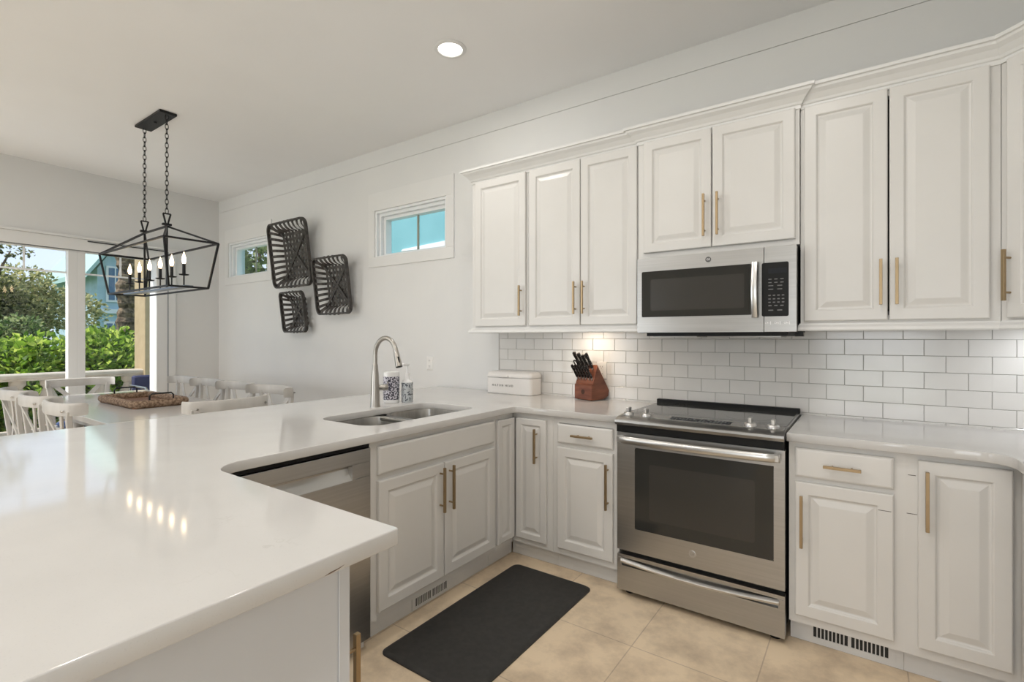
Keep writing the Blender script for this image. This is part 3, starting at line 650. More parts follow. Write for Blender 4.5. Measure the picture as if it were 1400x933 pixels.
# ================================================================== COUNTER ITEMS
bb = thing('bread_box', 'white enamel bread box lettered HILTON HEAD in the counter corner', 'bread box', (-1.06, -.09, .92))
def bread(y0, z0, z1, r):
    return None
bx = MB(); L_ = []
bx.rbox(-1.252, -.850, -.168, -.016, .9205, 1.038, .03, 6, .004); bx.build('body', M_box, bb, smooth=True)
lid = MB(); L_ = []
for d, z in ((.000, 1.040), (-.002, 1.044), (-.002, 1.056), (.003, 1.068), (.012, 1.077), (.026, 1.082)):
    L_.append([(x, y, z) for x, y in rrect(-1.252+d, -.850-d, -.168+d, -.016-d, max(.03-d*.6, .01), 6)])
lid.loft(L_); lid.build('lid', M_box, bb, smooth=True)
MBb = frameM((0, -.170, 0), (1, 0, 0))
MB(MBb).box(-1.13, -1.045, 1.043, 1.056, 0, .010).build('lid_tab', M_box, bb, bevel=.003)
text_mesh('lettering', 'HILTON HEAD', .0215, MBb @ Matrix.Translation((-1.098, .981, -.0015)), M_inkd, bb, .0008, 1.45)
# knife block
ko = Vector((-.379, -.177, 0)); kd = Vector((.29, .957, 0)).normalized(); kx = Vector((-kd.y, kd.x, 0))    # kx to the left of the front
kbk = thing('knife_block', 'reddish brown wooden knife block full of black-handled knives on the counter', 'knife block', (-.42, -.09, .92))
side = [(0, .006), (0, .100), (.010, .105), (.055, .232), (.168, .060), (.160, .022), (.11, .003), (.004, .003)]
KW = .155
b_ = MB(); b_.loft([[ko+kd*s_+kx*w+Vector((0, 0, .9205+z)) for s_, z in side] for w in (0, KW)]); b_.build('block', M_knifewood, kbk, bevel=.003)
for w in (.02, KW-.02): MB().lathe([(.006, 0), (.006, .004), (0, .004)], ko+kx*w+kd*.02+Vector((0, 0, .9201)), 8).build('foot', M_blk, kbk)
tm = Matrix.Translation(ko+kx*(KW*.5)+Vector((0, 0, .975))-kd*.0008) @ Matrix(((-kx.x, 0, -kd.x, 0), (-kx.y, 0, -kd.y, 0), (0, 1, 0, 0), (0, 0, 0, 1)))
MB(tm).lathe([(.016, 0), (.016, .0006), (0, .0006)], (0, 0, 0), 18).build('burnt_mark', mat('burnt_wood_mark', (.06, .022, .012), .6), kbk)
hd = (-kd*.56+Vector((0, 0, .83))).normalized()
def knife(w, s_, z, ln, th, label, group='knives in the block'):
    p = ko+kx*w+kd*s_+Vector((0, 0, .92+z))
    k_ = thing('kitchen_knife', label, 'knife', tuple(p), 0, group)
    a = kx; b2 = hd.cross(kx).normalized()
    def loop(t_, wu, wv): return [p+hd*t_+a*wu*math.cos(q_)+b2*wv*math.sin(q_) for q_ in [2*PI*j/10 for j in range(10)]]
    MB().loft([loop(.0, th*.62, th*1.0), loop(.012, th*.62, th*1.0)]).build('bolster', M_steelh, k_)
    MB().loft([loop(.012, th*.6, th*1.05), loop(ln*.3, th*.65, th*1.15), loop(ln*.6, th*.6, th*.95), loop(ln*.85, th*.7, th*1.25), loop(ln*.97, th*.6, th*1.15), loop(ln, th*.3, th*.6)]).build('grip', M_handle, k_, smooth=True)
    rv = MB()
    for f_ in (.3, .55, .8):
        c_ = p+hd*ln*f_; rv.cyl(c_-a*th*.68, c_+a*th*.68, .0013, seg=8)
    rv.build('rivet', M_steelh, k_)
    MB().loft([[p+a*u_+b2*v_+hd*t_ for u_, v_ in ((-.0009, -.009), (.0009, -.009), (.0009, .009), (-.0009, .009))] for t_ in (-.06, .0)]).build('blade', M_steelh, k_)
for i in range(6): knife(.014+.0255*i, .020, .140, .110, .0088, 'black handled steak knife in the low front row of the wooden block', 'steak knives in the block')
for i, (w, z, ln) in enumerate(((.030, .205, .125), (.062, .200, .12), (.098, .205, .125), (.130, .200, .14))):
    knife(w, .044, z, ln, .0122, ['thick black knife handle at the right end of the upper row in the block', 'black knife handle second from right in the upper row of the block', 'black knife handle third from right in the upper row of the block', 'black knife handle at the left end of the upper row in the block'][i], None)
# shears: two black finger loops
p = ko+kx*.112+kd*.028+Vector((0, 0, .92+.18))
sh = thing('kitchen_shears', 'black ring-handled kitchen shears standing in the knife block', 'scissors', tuple(p))
for sg in (-1, 1):
    c_ = p+hd*.075+kx*.018*sg; b2 = hd.cross(kx).normalized()
    MB().tube([c_+(hd*.022*math.sin(q_)+kx*.013*math.cos(q_)) for q_ in [2*PI*j/16 for j in range(16)]], .0045, 8, closed=True).tube([p, p+hd*.055+kx*.012*sg], .0055, 8).build('handle', M_handle, sh, smooth=True)
# soap bottles
sb = thing('soap_canister', 'tall cylinder with blue-grey patterned wrap behind the faucet', 'bottle', (-1.392, -.955, .92))
c0 = (-1.392, -.955, 0)
MB().lathe([(.0, .9202), (.047, .9202), (.050, .926), (.050, .940)], c0, 28).build('base', M_ceram, sb, smooth=True)
MB().lathe([(.0502, .940), (.0505, 1.085)], c0, 28).build('patterned_wrap', M_pat, sb, smooth=True)
MB().lathe([(.050, 1.085), (.050, 1.100), (.047, 1.112), (.030, 1.116), (.0, 1.116)], c0, 28).build('lid', M_ceram, sb, smooth=True)
sb = thing('soap_dispenser', 'speckled soap pump bottle with white pump, right of the patterned canister', 'bottle', (-1.325, -.880, .92))
c0 = (-1.328, -.880, 0)
MB().lathe([(.0, .9202), (.034, .9202), (.036, .924), (.036, 1.045)], c0, 24).build('bottle', M_pat2, sb, smooth=True)
MB().lathe([(.036, 1.045), (.030, 1.056), (.018, 1.064), (.015, 1.070), (.015, 1.105), (.006, 1.108), (.006, 1.150)], c0, 24).build('pump_collar', M_ceram, sb, smooth=True)
MB().rbox(c0[0]-.010, c0[0]+.010, c0[1]-.045, c0[1]+.012, 1.150, 1.166, .006).build('pump_head', M_ceram, sb)
# outlets
def outlet(x, z, label, yoff=0.0):
    t_ = thing('wall_outlet', label, 'outlet', (x, -.0, z)); Mo = frameM((x, -yoff, z), (1, 0, 0))
    MB(Mo).panel(-.036, -.058, .072, .116, [(0, .0002), (0, .003), (.003, .006), (.005, .0065)]).build('cover_plate', M_plate, t_)
    for v in (-.024, .024):
        r_ = MB(Mo); r_.loft([[(a, b2, n_) for a, b2 in rrect(-.016, .016, v-.017, v+.017, .007, 4)] for n_ in (.006, .0085)]); rr_ = r_.build('receptacle', M_plate, t_)
        MB(Mo).box(-.008, -.0055, v-.003, v+.007, .0085, .0089).box(.0055, .008, v-.003, v+.006, .0085, .0089).box(-.002, .002, v-.011, v-.007, .0085, .0089).build('slot', M_inkd, rr_)
outlet(-1.995, 1.108, 'white wall outlet on the bare wall left of the cabinets')
outlet(-.385, 1.110, 'white outlet in the tiled backsplash behind the knife block', .0102)
# mat
mt = MB(); L_ = [[(x, y, z) for x, y in rrect(-.615+d, -.120-d, -1.70+d, -.695-d, .035, 6)] for d, z in ((0, .0005), (0, .006), (.012, .015), (.02, .016))]
mt.loft(L_); o = mt.build('floor_mat', M_mat, smooth=True, loc=(-.36, -1.2, 0)); tag(o, 'black rubber anti-fatigue mat on the floor before the sink', 'mat')
# under-cabinet lights
def puck(x, y, label, power, col):
    t_ = thing('under_cabinet_light', label, 'light', (x, y, 1.39))
    MB().lathe([(.0, 1.394), (.034, 1.394), (.034, 1.384), (.028, 1.381), (.0, 1.381)], (x, y, 0), 20).build('housing', M_plate, t_, smooth=True)
    MB().lathe([(.0, 1.381), (.024, 1.381), (.022, 1.3795), (.0, 1.3795)], (x, y, 0), 20).build('lens', M_lamp, t_)
    lamp('puck_lamp', 'AREA', (x, y, 1.376), power, col, .05, (0, .12, -1))
puck(-.42, -.17, 'small round light under the two-door wall cabinet', .7, (1, .80, .58))
puck(1.72, -.20, 'small round light under the diagonal corner wall cabinet', .9, (.95, .97, 1))

# ================================================================== CEILING LIGHTS
for i, (x, y) in enumerate(DOWN_POS):
    vis = i == 0
    t_ = thing('recessed_light', 'round white recessed downlight glowing in the kitchen ceiling' if vis else 'round recessed downlight in the ceiling outside the picture', 'ceiling light', (x, y, CEIL), 0, None if vis else 'recessed lights behind the camera')
    MB().lathe([(.070, CEIL-.0002), (.098, CEIL-.0002), (.098, CEIL-.004), (.092, CEIL-.009), (.076, CEIL-.010), (.070, CEIL-.004)], (x, y, 0), 32).build('trim_ring', M_trim, t_, smooth=True)
    MB().lathe([(.0, CEIL-.001), (.074, CEIL-.001), (.074, CEIL-.005), (.0, CEIL-.005)], (x, y, 0), 32).build('diffuser', M_lamp, t_)
    lamp('downlight', 'AREA', (x, y, CEIL-.012), DOWN_POWER*(.4 if vis else 1), DOWN, .14, (0, 0, -1))
# chandelier
cx_, cy_ = -3.62, -1.467
ch = thing('chandelier', 'black open-cage lantern chandelier with six lit candle bulbs over the dining table', 'chandelier', (cx_, cy_, 1.7))
MB().rbox(cx_-.255, cx_+.255, cy_-.060, cy_+.060, CEIL-.020, CEIL-.0005, .004).build('canopy', M_iron, ch)
MB().lathe([(.010, CEIL-.03), (.012, CEIL-.02)], (cx_, cy_, 0), 10).build('canopy_nut', M_iron, ch)
hx = .222; RZ = 2.200
def chain(x, z0, z1):
    mb = MB(); n_ = 21; st = (z1-z0)/n_
    mb.tube([(x-.0, cy_, z1), (x, cy_, z1+.012)], .006, 8)
    for i in range(n_):
        zc = z0+st*(i+.5); fl = i % 2; pp = []
        for j in range(12):
            a = 2*PI*j/12; r1 = .011*math.cos(a); r2 = (st*.66)*math.sin(a)
            pp.append((x+(r1 if fl else 0), cy_+(0 if fl else r1), zc+r2))
        mb.tube(pp, .0028, 6, closed=True)
    return mb
for sg in (-1, 1): chain(cx_+sg*hx, 2.300, CEIL-.02).build('chain', M_iron, ch, smooth=True)
def bar(mb, a, b2, s_=.0066): mb.tube([a, b2], 1, sq=(s_, s_))
for sg in (-1, 1):
    x = cx_+sg*hx; m_ = MB()
    bar(m_, (x, cy_-.026, 2.298), (x, cy_+.026, 2.298), .005); bar(m_, (x, cy_-.026, 2.298), (x, cy_-.008, 2.222), .005); bar(m_, (x, cy_+.026, 2.298), (x, cy_+.008, 2.222), .005)
    m_.box(x-.014, x+.014, cy_-.03, cy_+.03, 2.206, 2.222); m_.build('hanger_loop', M_iron, ch)
T = [(sx, sy) for sx in (-1, 1) for sy in (-1, 1)]
top = lambda sx, sy: Vector((cx_+sx*.668, cy_+sy*.180, 2.042)); bot = lambda sx, sy: Vector((cx_+sx*.612, cy_+sy*.132, 1.703)); rdg = lambda sx: Vector((cx_+sx*hx, cy_, RZ))
m_ = MB()
bar(m_, rdg(-1), rdg(1))
for f_ in (top, bot):
    for sy in (-1, 1): bar(m_, f_(-1, sy), f_(1, sy))
    for sx in (-1, 1): bar(m_, f_(sx, -1), f_(sx, 1))
for sx, sy in T: bar(m_, top(sx, sy), bot(sx, sy)); bar(m_, rdg(sx), top(sx, sy))
m_.build('cage_frame', M_iron, ch)
for sg in (-1, 1):
    m_ = MB(); bar(m_, (cx_+sg*hx, cy_, RZ), (cx_+sg*hx, cy_, 1.72), .006); m_.build('inner_rod', M_iron, ch)
MB().box(cx_-.612, cx_+.612, cy_-.030, cy_+.030, 1.702, 1.716).build('candle_tray', M_irong, ch, label='long grey bar that carries the candles')
for i in range(6):
    x = cx_-.560+.2155*i+.01
    m_ = MB(); m_.lathe([(.008, 1.716), (.005, 1.722), (.005, 1.792), (.030, 1.796), (.034, 1.803), (.014, 1.805), (.011, 1.808), (.011, 1.880), (.008, 1.882)], (x, cy_, 0), 14); cs = m_.build('candle_holder', M_iron, ch, smooth=True)
    m_ = MB(); m_.lathe([(.007, 1.880), (.011, 1.890), (.0145, 1.908), (.013, 1.926), (.0075, 1.946), (.0025, 1.964), (.0005, 1.972)], (x, cy_, 0), 14); m_.build('flame_bulb', M_bulb, cs, smooth=True)

# ================================================================== WALL BASKETS
def basket(xc, zc, w, h, dep, tilt, label, nv, nh):
    root = thing('wall_basket', label, 'basket', (xc, -.02, zc), 0, 'woven tobacco baskets on the wall')
    Mt = Matrix.Translation((xc, -.016-h*.38*math.sin(tilt), zc)) @ Matrix.Rotation(tilt, 4, 'X')
    # local: x right, z up, y towards room is negative; bottom plane y=-.02, rim y=-dep
    bw, bh = w*.70, h*.76
    def P(x, z, y): return Mt @ Vector((x, -y, z))
    def rimp(t_):   # rim rounded rectangle, bulging top/bottom edges towards the room middle
        pts_ = rrect(-w/2, w/2, -h/2, h/2, min(w, h)*.10, 4); return pts_
    rp_ = [P(x, z+math.copysign(.030*(1-(2*x/w)**2), z)*(abs(2*z/h) > .8), dep+.018*(1-(2*x/w)**2)) for x, z in rrect(-w/2, w/2, -h/2, h/2, min(w, h)*.09, 5)]
    # subdivide the long sides of the rim
    fine = []
    for i, p in enumerate(rp_):
        q_ = rp_[(i+1) % len(rp_)]; k = max(1, int((q_-p).length/.04))
        for j in range(k): fine.append(p.lerp(q_, j/k))
    MB().tube(fine, 1, closed=True, sq=(.009, .017)).build('rim', M_bask, root)
    sl = MB()
    def strip(pts_, wd, nrm):   # flat strip of given half width
        L_ = []
        for i, p in enumerate(pts_):
            t_ = (pts_[min(i+1, len(pts_)-1)]-pts_[max(i-1, 0)]).normalized(); s_ = t_.cross(nrm).normalized()
            up2 = s_.cross(t_).normalized()
            L_.append([p+s_*wd+up2*.002, p-s_*wd+up2*.002, p-s_*wd-up2*.002, p+s_*wd-up2*.002])
        sl.loft(L_)
    def wall_prof(e, outx, inx):     # from rim to bottom: e in 0..1
        return outx+(inx-outx)*(1-(1-e)**1.6), dep*(1-e**1.8)+.012*e
    nrm = (Mt.to_3x3() @ Vector((0, -1, 0)))
    for i in range(nh):              # horizontal slats
        f_ = (i+.5)/nh*2-1; z1_ = f_*h/2*.90; z0_ = f_*bh/2
        pts_ = [P(*(lambda x, y: (x, z1_+(z0_-z1_)*e, y))(*wall_prof(e, -w/2, -bw/2))) for e in (0, .25, .5, .75, 1)]
        pts_ += [P(-bw/2+bw*k/8, z0_, .012+(.003 if (k+i) % 2 else -.003)) for k in range(1, 8)]
        pts_ += [P(*(lambda x, y: (x, z1_+(z0_-z1_)*e, y))(*wall_prof(e, w/2, bw/2))) for e in (1, .75, .5, .25, 0)]
        strip(pts_, h/nh*.20, nrm)
    for i in range(nv):              # vertical slats
        f_ = (i+.5)/nv*2-1; x1_ = f_*w/2*.93; x0_ = f_*bw/2
        hh = h/2+.026*(1-f_*f_)
        pts_ = [P(*(lambda z, y: (x1_+(x0_-x1_)*e, z, y))(*wall_prof(e, hh, bh/2))) for e in (0, .25, .5, .75, 1)]
        pts_ += [P(x0_, bh/2-bh*k/8, .012+(.003 if (k+i+1) % 2 else -.003)) for k in range(1, 8)]
        pts_ += [P(*(lambda z, y: (x1_+(x0_-x1_)*e, z, y))(*wall_prof(e, -hh, -bh/2))) for e in (1, .75, .5, .25, 0)]
        strip(pts_, w/nv*.20, nrm)
    sl.build('slats', M_bask, root)
    dg = MB(); sl = dg
    for sg in (-1, 1):
        pts_ = [P(sg*w/2*.97, h/2*.97, dep*.95), P(sg*(w/2*.35+bw/2*.65), h/2*.4+bh/2*.6, dep*.5), P(sg*bw/2*.95, bh/2*.97, .03), P(0, 0, .022), P(-sg*bw/2*.95, -bh/2*.97, .03), P(-sg*(w/2*.35+bw/2*.65), -h/2*.4-bh/2*.6, dep*.5), P(-sg*w/2*.97, -h/2*.97, dep*.95)]
        strip(pts_, .014, nrm)
    dg.build('cross_braces', M_bask, root)
    return root
BT = math.radians(7)
basket(-3.915, 2.225, .70, .66, .10, BT, 'largest dark woven wall basket, top left of the three, beside the small window', 8, 9)
basket(-3.205, 1.850, .53, .53, .09, BT, 'middle-sized dark woven wall basket, right of the largest', 7, 8)
basket(-3.885, 1.610, .42, .40, .085, BT, 'smallest dark woven wall basket, lowest of the three', 6, 6)

# ================================================================== DINING
tb = thing('dining_table', 'long whitewashed wooden dining table under the lantern chandelier', 'table', (-4.27, -1.45, 0))
TX0, TX1, TY0, TY1 = -5.38, -3.03, -1.945, -.955
MB().box(TX0, TX1, TY0, TY1, .718, .760).build('tabletop', M_table, tb, bevel=.004)
MB().box(TX0+.12, TX1-.12, TY0+.12, TY1-.12, .635, .7175).build('apron', M_chair, tb)
for x in (TX0+.45, TX1-.45):
    for y in (-1.63, -1.27): MB().lathe([(.03, 0), (.04, .03), (.035, .12), (.05, .30), (.042, .50), (.055, .56), (.055, .634)], (x, y, 0), 16).build('leg', M_chair, tb, smooth=True)
# woven tray
tx0, tx1, ty0, ty1 = -4.50, -3.64, -1.62, -1.19
tr_ = thing('woven_tray', 'brown woven seagrass tray with two metal handles on the dining table', 'tray', ((tx0+tx1)/2, (ty0+ty1)/2, .76))
MB().rbox(tx0+.02, tx1-.02, ty0+.02, ty1-.02, .7605, .775, .03).build('tray_bottom', M_tray, tr_)
rm = MB(); lp = rrect(tx0+.028, tx1-.028, ty0+.028, ty1-.028, .05, 5); fine = []
for i, p in enumerate(lp):
    p = Vector((*p, 0)); q_ = Vector((*lp[(i+1) % len(lp)], 0)); k = max(1, int((q_-p).length/.012))
    for j in range(k): fine.append(p.lerp(q_, j/k))
L_ = []
kk = len(fine)
for i, p in enumerate(fine):
    t_ = (fine[(i+1) % kk]-fine[i-1]).normalized(); s_ = Vector((t_.y, -t_.x, 0)); rr_ = 1+.07*math.sin(i*1.9)
    L_.append([p+s_*(.028*rr_*math.cos(a))+Vector((0, 0, .793+.031*rr_*math.sin(a))) for a in [2*PI*j/10 for j in range(10)]])
L_.append(L_[0]); rm.loft(L_, False, False); rm.build('woven_rim', M_rope, tr_, smooth=True)
for x, sg in ((tx0+.03, -1), (tx1-.03, 1)):
    ym_ = (ty0+ty1)/2; MB().tube([(x, ym_-.085, .80), (x, ym_-.085, .855), (x, ym_-.070, .872), (x, ym_+.070, .872), (x, ym_+.085, .855), (x, ym_+.085, .80)], .0065, 8).build('metal_handle', M_iron, tr_, smooth=True)
# cross-back chair, faces +Y in its own space, origin at the floor under the seat centre
def make_chair():
    ROOTW_before = None
    c = thing('dining_chair', 'x', 'chair', (0, 0, 0))
    MB().rbox(-.22, .22, -.20, .21, .435, .462, .05, 5, .004).build('seat', M_chair, c)
    MB().rbox(-.205, .205, -.175, .20, .462, .495, .05, 5, .012).build('seat_cushion', M_blue, c, smooth=True, label='blue seat cushion')
    for sx in (-1, 1):
        MB().tube([(sx*.205, .18, .44), (sx*.21, .195, 0)], [.020, .014], 10).build('front_leg', M_chair, c, smooth=True)
        MB().tube([(sx*.215, -.235, 0), (sx*.205, -.195, .44), (sx*.215, -.215, .62), (sx*.232, -.232, .80), (sx*.238, -.232, .86)], 1, sq=(.018, .015)).build('back_post', M_chair, c, bevel=.004)
        MB().tube([(sx*.20, .16, .20), (sx*.20, -.18, .20)], .011, 8).build('side_stretcher', M_chair, c, smooth=True)
    rl = MB(); L_ = []
    for i in range(25):
        t_ = i/24; a = PI*(t_-.5); x = .272*math.sin(a*.98); y = -.19-.090*math.cos(a*1.0)
        if abs(t_-.5) > .42: y += .03*((abs(t_-.5)-.42)/.08)
        tx = math.cos(a*.98); 
        L_.append([(x, y+b_, .872+z) for b_, z in ((-.014, -.040), (.010, -.040), (.016, -.030), (.018, .018), (.012, .034), (0, .040), (-.012, .036), (-.018, .020), (-.016, -.030))])
    rl.loft(L_); rl.build('top_rail', M_chair, c, smooth=True)
    for sx in (-1, 1):
        st = MB(); L_ = []
        for i in range(9):
            t_ = i/8; x = sx*(.185-.36*t_); z = .845-.39*t_; y = -.268+.063*t_+.012*math.sin(PI*t_)+.004*sx
            L_.append([(x-.026, y, z), (x+.026, y, z), (x+.026, y+.010, z), (x-.026, y+.010, z)])
        st.loft(L_); st.build('cross_slat', M_chair, c)
    for sx in (-1, 1): MB().cyl((sx*.225, -.262, .862), (sx*.225, -.272, .862), .008, .006, 8).build('bolt', M_nickel, c)
    return c
proto = make_chair(); first = True
def chair(x, y, rz, label, group=None):
    global first
    c = proto if first else copy_tree(proto); first = False
    c.location = (x, y, 0); c.rotation_euler = (0, 0, rz); c['label'] = label
    if group: c['group'] = group
    elif 'group' in c: del c['group']
    return c
GA = 'cross-back chairs along the dining table'
for x, w_ in zip((-3.12, -3.74, -4.31, -4.87), ('nearest to the kitchen', 'second from the kitchen', 'third from the kitchen', 'farthest from the kitchen')):
    chair(x, -.97, PI, 'white cross-back chair on the blank wall side of the table, '+w_, GA)
for x, w_ in zip((-3.30, -3.96, -4.62), ('nearest to the counter', 'second of three', 'at the picture edge')):
    chair(x, -1.90, 0, 'white cross-back chair on the near long side of the table, '+w_, GA)
chair(-2.74, -1.405, PI/2, 'white cross-back dining chair at the kitchen end of the table, back towards the counter')
chair(-5.30, -1.475, -PI/2, 'white cross-back dining chair at the far end of the table before the glass door')

# ================================================================== OUTSIDE
struct(MB().box(-60, 40, -60, 60, -.45, -.40).build('ground', M_grass))
struct(MB().box(-8.35, -6.0, -9, 3.0, -.40, -.035).build('porch_floor', M_patio))
bl = thing('balustrade', 'cream stone balustrade with urn balusters outside the glass doors', 'railing', (-8.0, -2.2, 0))
MB().loft([[(-8.0+a, y, z) for a, z in ((-.11, .76), (-.11, .78), (-.14, .80), (-.14, .835), (-.12, .85), (.12, .85), (.14, .835), (.14, .80), (.11, .78), (.11, .76))] for y in (-5.0, -.13)]).build('cap_rail', M_stone, bl)
MB().box(-8.11, -7.89, -5.0, -.13, -.035, .10).build('bottom_rail', M_stone, bl)
for i in range(16):
    y = -.30-.30*i
    MB().lathe([(.085, .10), (.085, .14), (.055, .16), (.05, .20), (.10, .36), (.115, .44), (.105, .52), (.06, .62), (.052, .66), (.075, .69), (.085, .70), (.085, .76)], (-8.0, y, 0), 16).build('baluster', M_stone, bl, smooth=True)
pc = MB(); pc.box(-8.22, -7.80, -.15, .42, -.035, 3.2).box(-8.25, -7.77, -.18, .45, -.035, .12); o = pc.build('porch_column', M_stucco, loc=(-8, .1, 0), bevel=.01); tag(o, 'square yellow stucco porch column right of the glass doors', 'column')
sf = thing('patio_seat', 'outdoor metal seat with navy cushion on the porch beside the yellow column', 'outdoor seat', (-6.95, -.10, 0), 0)
MB().rbox(-7.20, -6.62, -.47, .25, .36, .48, .04, 4, .02).build('seat_cushion', M_navy, sf, smooth=True)
MB().rbox(-7.34, -7.20, -.47, .25, .48, .795, .03, 4, .02).build('back_cushion', M_navy, sf, smooth=True)
m_ = MB()
for y in (-.50, .28):
    m_.tube([(-7.3, y, -.03), (-7.3, y, .60), (-7.25, y, .66), (-6.72, y, .66), (-6.62, y, .60), (-6.62, y, -.03)], .015, 8)
m_.box(-7.3, -6.62, -.50, .28, .32, .355); m_.build('metal_frame', M_nickel, sf, smooth=True)
# leaves
def leaf_cloud(mb, blobs, n_, size, flat=.35):
    bm = mb.bm
    tot = sum(b_[3]*b_[4]*b_[5] for b_ in blobs)
    for (x, y, z, a, b2, c_) in blobs:
        k = int(n_*(a*b2*c_)/tot)
        for _ in range(k):
            v = Vector((random.gauss(0, 1), random.gauss(0, 1), random.gauss(0, 1))).normalized(); r_ = random.uniform(.55, 1.02)
            p = Vector((x+v.x*a*r_, y+v.y*b2*r_, z+v.z*c_*r_))
            if p.z < -.38: continue
            s_ = size*random.uniform(.6, 1.3); d = (v*.6+Vector((random.uniform(-1, 1), random.uniform(-1, 1), random.uniform(-.6, .9)))).normalized()
            e = d.cross(Vector((random.uniform(-1, 1), random.uniform(-1, 1), random.uniform(-1, 1)))).normalized()*s_*flat; nn = d.cross(e).normalized()*s_*.12
            vs = [bm.verts.new(p), bm.verts.new(p+d*s_*.5+e+nn), bm.verts.new(p+d*s_), bm.verts.new(p+d*s_*.5-e+nn)]
            bm.faces.new(vs)
def bush(name, label, loc, blobs, n_, size, m, stem=.04, cat='bush', group=None):
    t_ = thing(name, label, cat, loc, 0, group)
    mb = MB(); leaf_cloud(mb, blobs, n_, size); mb.build('foliage', m, t_)
    mb = MB()
    for b_ in blobs: mb.tube([(loc[0], loc[1], -.4), ((loc[0]+b_[0])/2, (loc[1]+b_[1])/2, (b_[2]-.4)/2), (b_[0], b_[1], b_[2])], [stem, stem*.7, stem*.35], 6)
    mb.build('stems', M_bark, t_)
    return t_
def hb(y0, top_, x=-10.3):
    return [(x+random.uniform(-.3, .3), y0+random.uniform(-.45, .45), top_*.35+random.uniform(-.1, .1), .75, .60, top_*.55) for _ in range(3)]+[(x+random.uniform(-.2, .3), y0+random.uniform(-.4, .4), top_*.7, .45, .42, .45) for _ in range(3)]
for i, (y, tp) in enumerate(((-2.2, 1.35), (-1.0, 1.30), (.15, 1.55), (1.3, 1.35), (-3.6, 1.4))):
    bush('hedge_shrub', 'bright green leafy shrub behind the balustrade, '+['seen through the left door pane', 'filling the middle of the left door pane', 'just beside the white door post', 'in front of the palm trunk', 'beyond the left picture edge'][i], (-10.3, y, -.4), hb(y, tp), 6000, .115, L_bright)
for i, (y, tp) in enumerate(((-2.4, 1.9), (-.9, 1.9), (.6, 1.55))):
    bush('tall_shrub', 'darker green shrub rising behind the hedge, '+['left', 'middle', 'right beside the pale house'][i], (-12.6, y, -.4), hb(y, tp, -12.6), 8000, .085, L_mid)
def tree(name, label, loc, h, blobs, n_, size, m, tr=.16):
    t_ = thing(name, label, 'tree', loc)
    mb = MB(); leaf_cloud(mb, blobs, n_, size); mb.build('foliage', m, t_)
    mb = MB(); L0 = Vector(loc); mb.tube([L0, L0+Vector((.1, .1, h*.35)), L0+Vector((-.1, 0, h*.7)), L0+Vector((0, .1, h))], [tr, tr*.8, tr*.55, tr*.2], 10)
    for b_ in blobs: mb.tube([L0+Vector((0, 0, h*.45)), (Vector(b_[:3])+L0+Vector((0, 0, h*.5)))/2, b_[:3]], [tr*.4, tr*.25, tr*.08], 6)
    mb.build('trunk', M_bark, t_)
tree('olive_toned_tree', 'olive green leafy tree at the left picture edge beyond the glass door', (-14.2, -1.1, -.4), 4.2, [(-14.2, -1.1, 2.1, .9, .9, .65), (-14.0, -.45, 1.8, .6, .6, .5), (-14.2, -2.3, 3.0, .9, .9, .8), (-13.9, -1.0, 3.45, .55, .7, .22), (-14.0, -.55, 3.2, .3, .4, .12)], 9500, .085, L_olive)
tree('far_tree', 'pale yellowish tree rising farther off behind the shrubs', (-20, .6, -.4), 3.6, [(-20, .2, 2.3, 1.5, 1.5, .9), (-20, 1.6, 2.2, 1.2, 1.2, .7), (-20, -1.4, 2.2, 1.3, 1.4, .8), (-19.6, .5, 3.0, .9, .9, .5)], 9000, .13, leafmat('yellow_tree_leaves', (.14, .17, .05), (.36, .36, .16), (.62, .55, .28)), .2)
# palm trunk and low fronds
pm = thing('palm_tree', 'rough brown palm trunk between the glass door post and the yellow column', 'tree', (-13.2, 1.28, -.4))
mb = MB(); L_ = []
for i in range(60):
    z = -.4+.11*i; rr_ = .17+.030*(i % 2)+.02*math.sin(i*.8); L_.append([(-13.2+rr_*math.cos(a), 1.28+rr_*(1+.1*math.sin(3*a+i))*math.sin(a), z) for a in [2*PI*j/16 for j in range(16)]])
mb.loft(L_); mb.build('trunk', M_palm, pm)
def fronds(root, c_, n_, ln, m):
    for k in range(n_):
        mb = MB(); az = 2*PI*k/n_+random.uniform(-.2, .2); el = random.uniform(.3, 1.0); pts_ = []
        for i in range(10):
            t_ = i/9; d = Vector((math.cos(az), math.sin(az), 0)); pts_.append(Vector(c_)+d*ln*t_*math.cos(el*.6)+Vector((0, 0, ln*(math.sin(el)*t_-.75*t_*t_))))
        mb.tube(pts_, [.012*(1-.8*i/9) for i in range(10)], 5)
        for i in range(1, 10):
            for sg in (-1, 1):
                t_ = (pts_[i]-pts_[i-1]).normalized(); s_ = Vector((-t_.y, t_.x, 0)).normalized()*sg; L2 = ln*.32*(1-.5*i/9)
                for f_ in (0, .5):
                    p = pts_[i-1].lerp(pts_[i], f_); q_ = p+s_*L2+t_*L2*.5-Vector((0, 0, L2*.25)); w = t_*.018
                    v_ = [mb.bm.verts.new(x_) for x_ in (p-w, p+w, q_)]; mb.bm.faces.new(v_)
        mb.build('frond', m, root)
fronds(pm, (-13.2, 1.28, 6.2), 12, 2.2, L_palm)
pb = thing('palmetto', 'low fan palm with yellow-green fronds before the palm trunk', 'plant', (-11.4, .95, -.4))
MB().tube([(-11.4, .95, -.4), (-11.4, .95, 1.05)], [.07, .05], 8).build('stem', M_palm, pb); fronds(pb, (-11.4, .95, 1.0), 13, .85, L_palm)
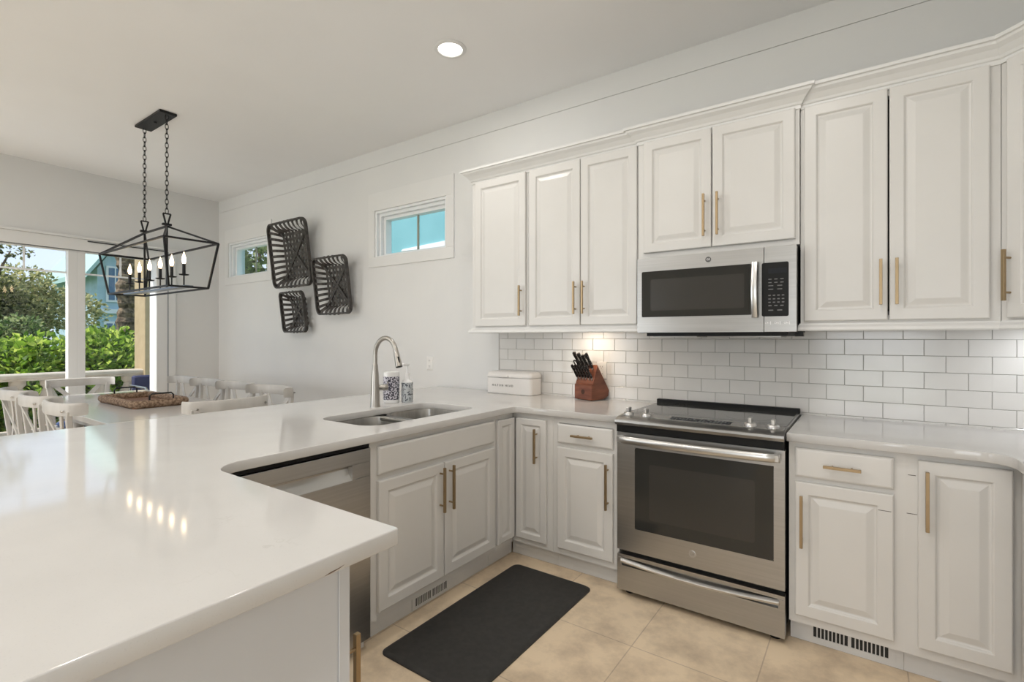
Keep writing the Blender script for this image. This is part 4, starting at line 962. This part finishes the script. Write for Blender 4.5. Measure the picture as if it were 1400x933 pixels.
# aqua house
hs = thing('aqua_house', 'pale aqua gabled house beyond the garden', 'house', (-26, 5.6, -.4))
mb = MB(); hx0, hx1, hy0, hy1, hz = -30, -24, 3.62, 7.4, 4.1
mb.box(hx0, hx1, hy0, hy1, -.4, hz); ym_ = 5.5
mb.loft([[(hx0, hy0, hz), (hx0, hy1, hz), (hx0, ym_, hz+3.1)], [(hx1, hy0, hz), (hx1, hy1, hz), (hx1, ym_, hz+3.1)]]); mb.build('wall', M_house, hs)
mb = MB()
for a, b_ in ((hy0-.5, ym_), (hy1+.5, ym_)):
    z0_ = hz-.45; mb.loft([[(x, a, z0_), (x, b_, hz+3.1), (x, b_, hz+3.3), (x, a, z0_+.2)] for x in (hx0-.3, hx1+.6)])
mb.build('roof', M_roof, hs)
Mh = frameM((hx1, 0, 0), (0, 1, 0))
for y, z in ((3.97, 2.85), (4.85, 2.85), (3.90, .6), (4.85, .6), (5.9, 2.85)):
    f_ = MB(Mh); f_.box(y-.08, y+.53, z-.08, z+1.38, 0, .05); w_ = f_.build('window', M_trim, hs)
    MB(Mh).box(y, y+.20, z, z+1.3, .05, .06).box(y+.25, y+.45, z, z+1.3, .05, .06).build('pane', M_housewin, w_)
MB(Mh).box(3.62, 7.4, 2.30, 2.48, 0, .12).build('belt_board', M_trim, hs)
# neighbour's turquoise gable seen through the high window
nb = thing('neighbor_house', 'turquoise sided neighbouring house seen through the high window beside the cabinets', 'house', (-4.6, 4.0, 0))
MB().box(-7.2, 3.4, 3.2, 3.5, -.4, 7.5).build('siding', M_teal, nb)
mb = MB(); mb.loft([[(-5.85, y, 2.90), (3.4, y, 2.70), (3.4, y, 2.86), (-4.75, y, 2.975), (-5.80, y, 2.935)] for y in (3.16, 3.199)]); mb.build('trim_board', M_inkw, nb)
bush('side_garden_tree', 'yellow-green foliage seen through the small far window', (-11.0, 3.6, -.4), [(-11.0, 3.6, 3.4, 1.3, .9, 1.2), (-10.2, 3.4, 4.4, 1.0, .8, .9), (-11.5, 3.4, 5.2, 1.0, .8, .8)], 2500, .2, L_mid, .08, 'tree')
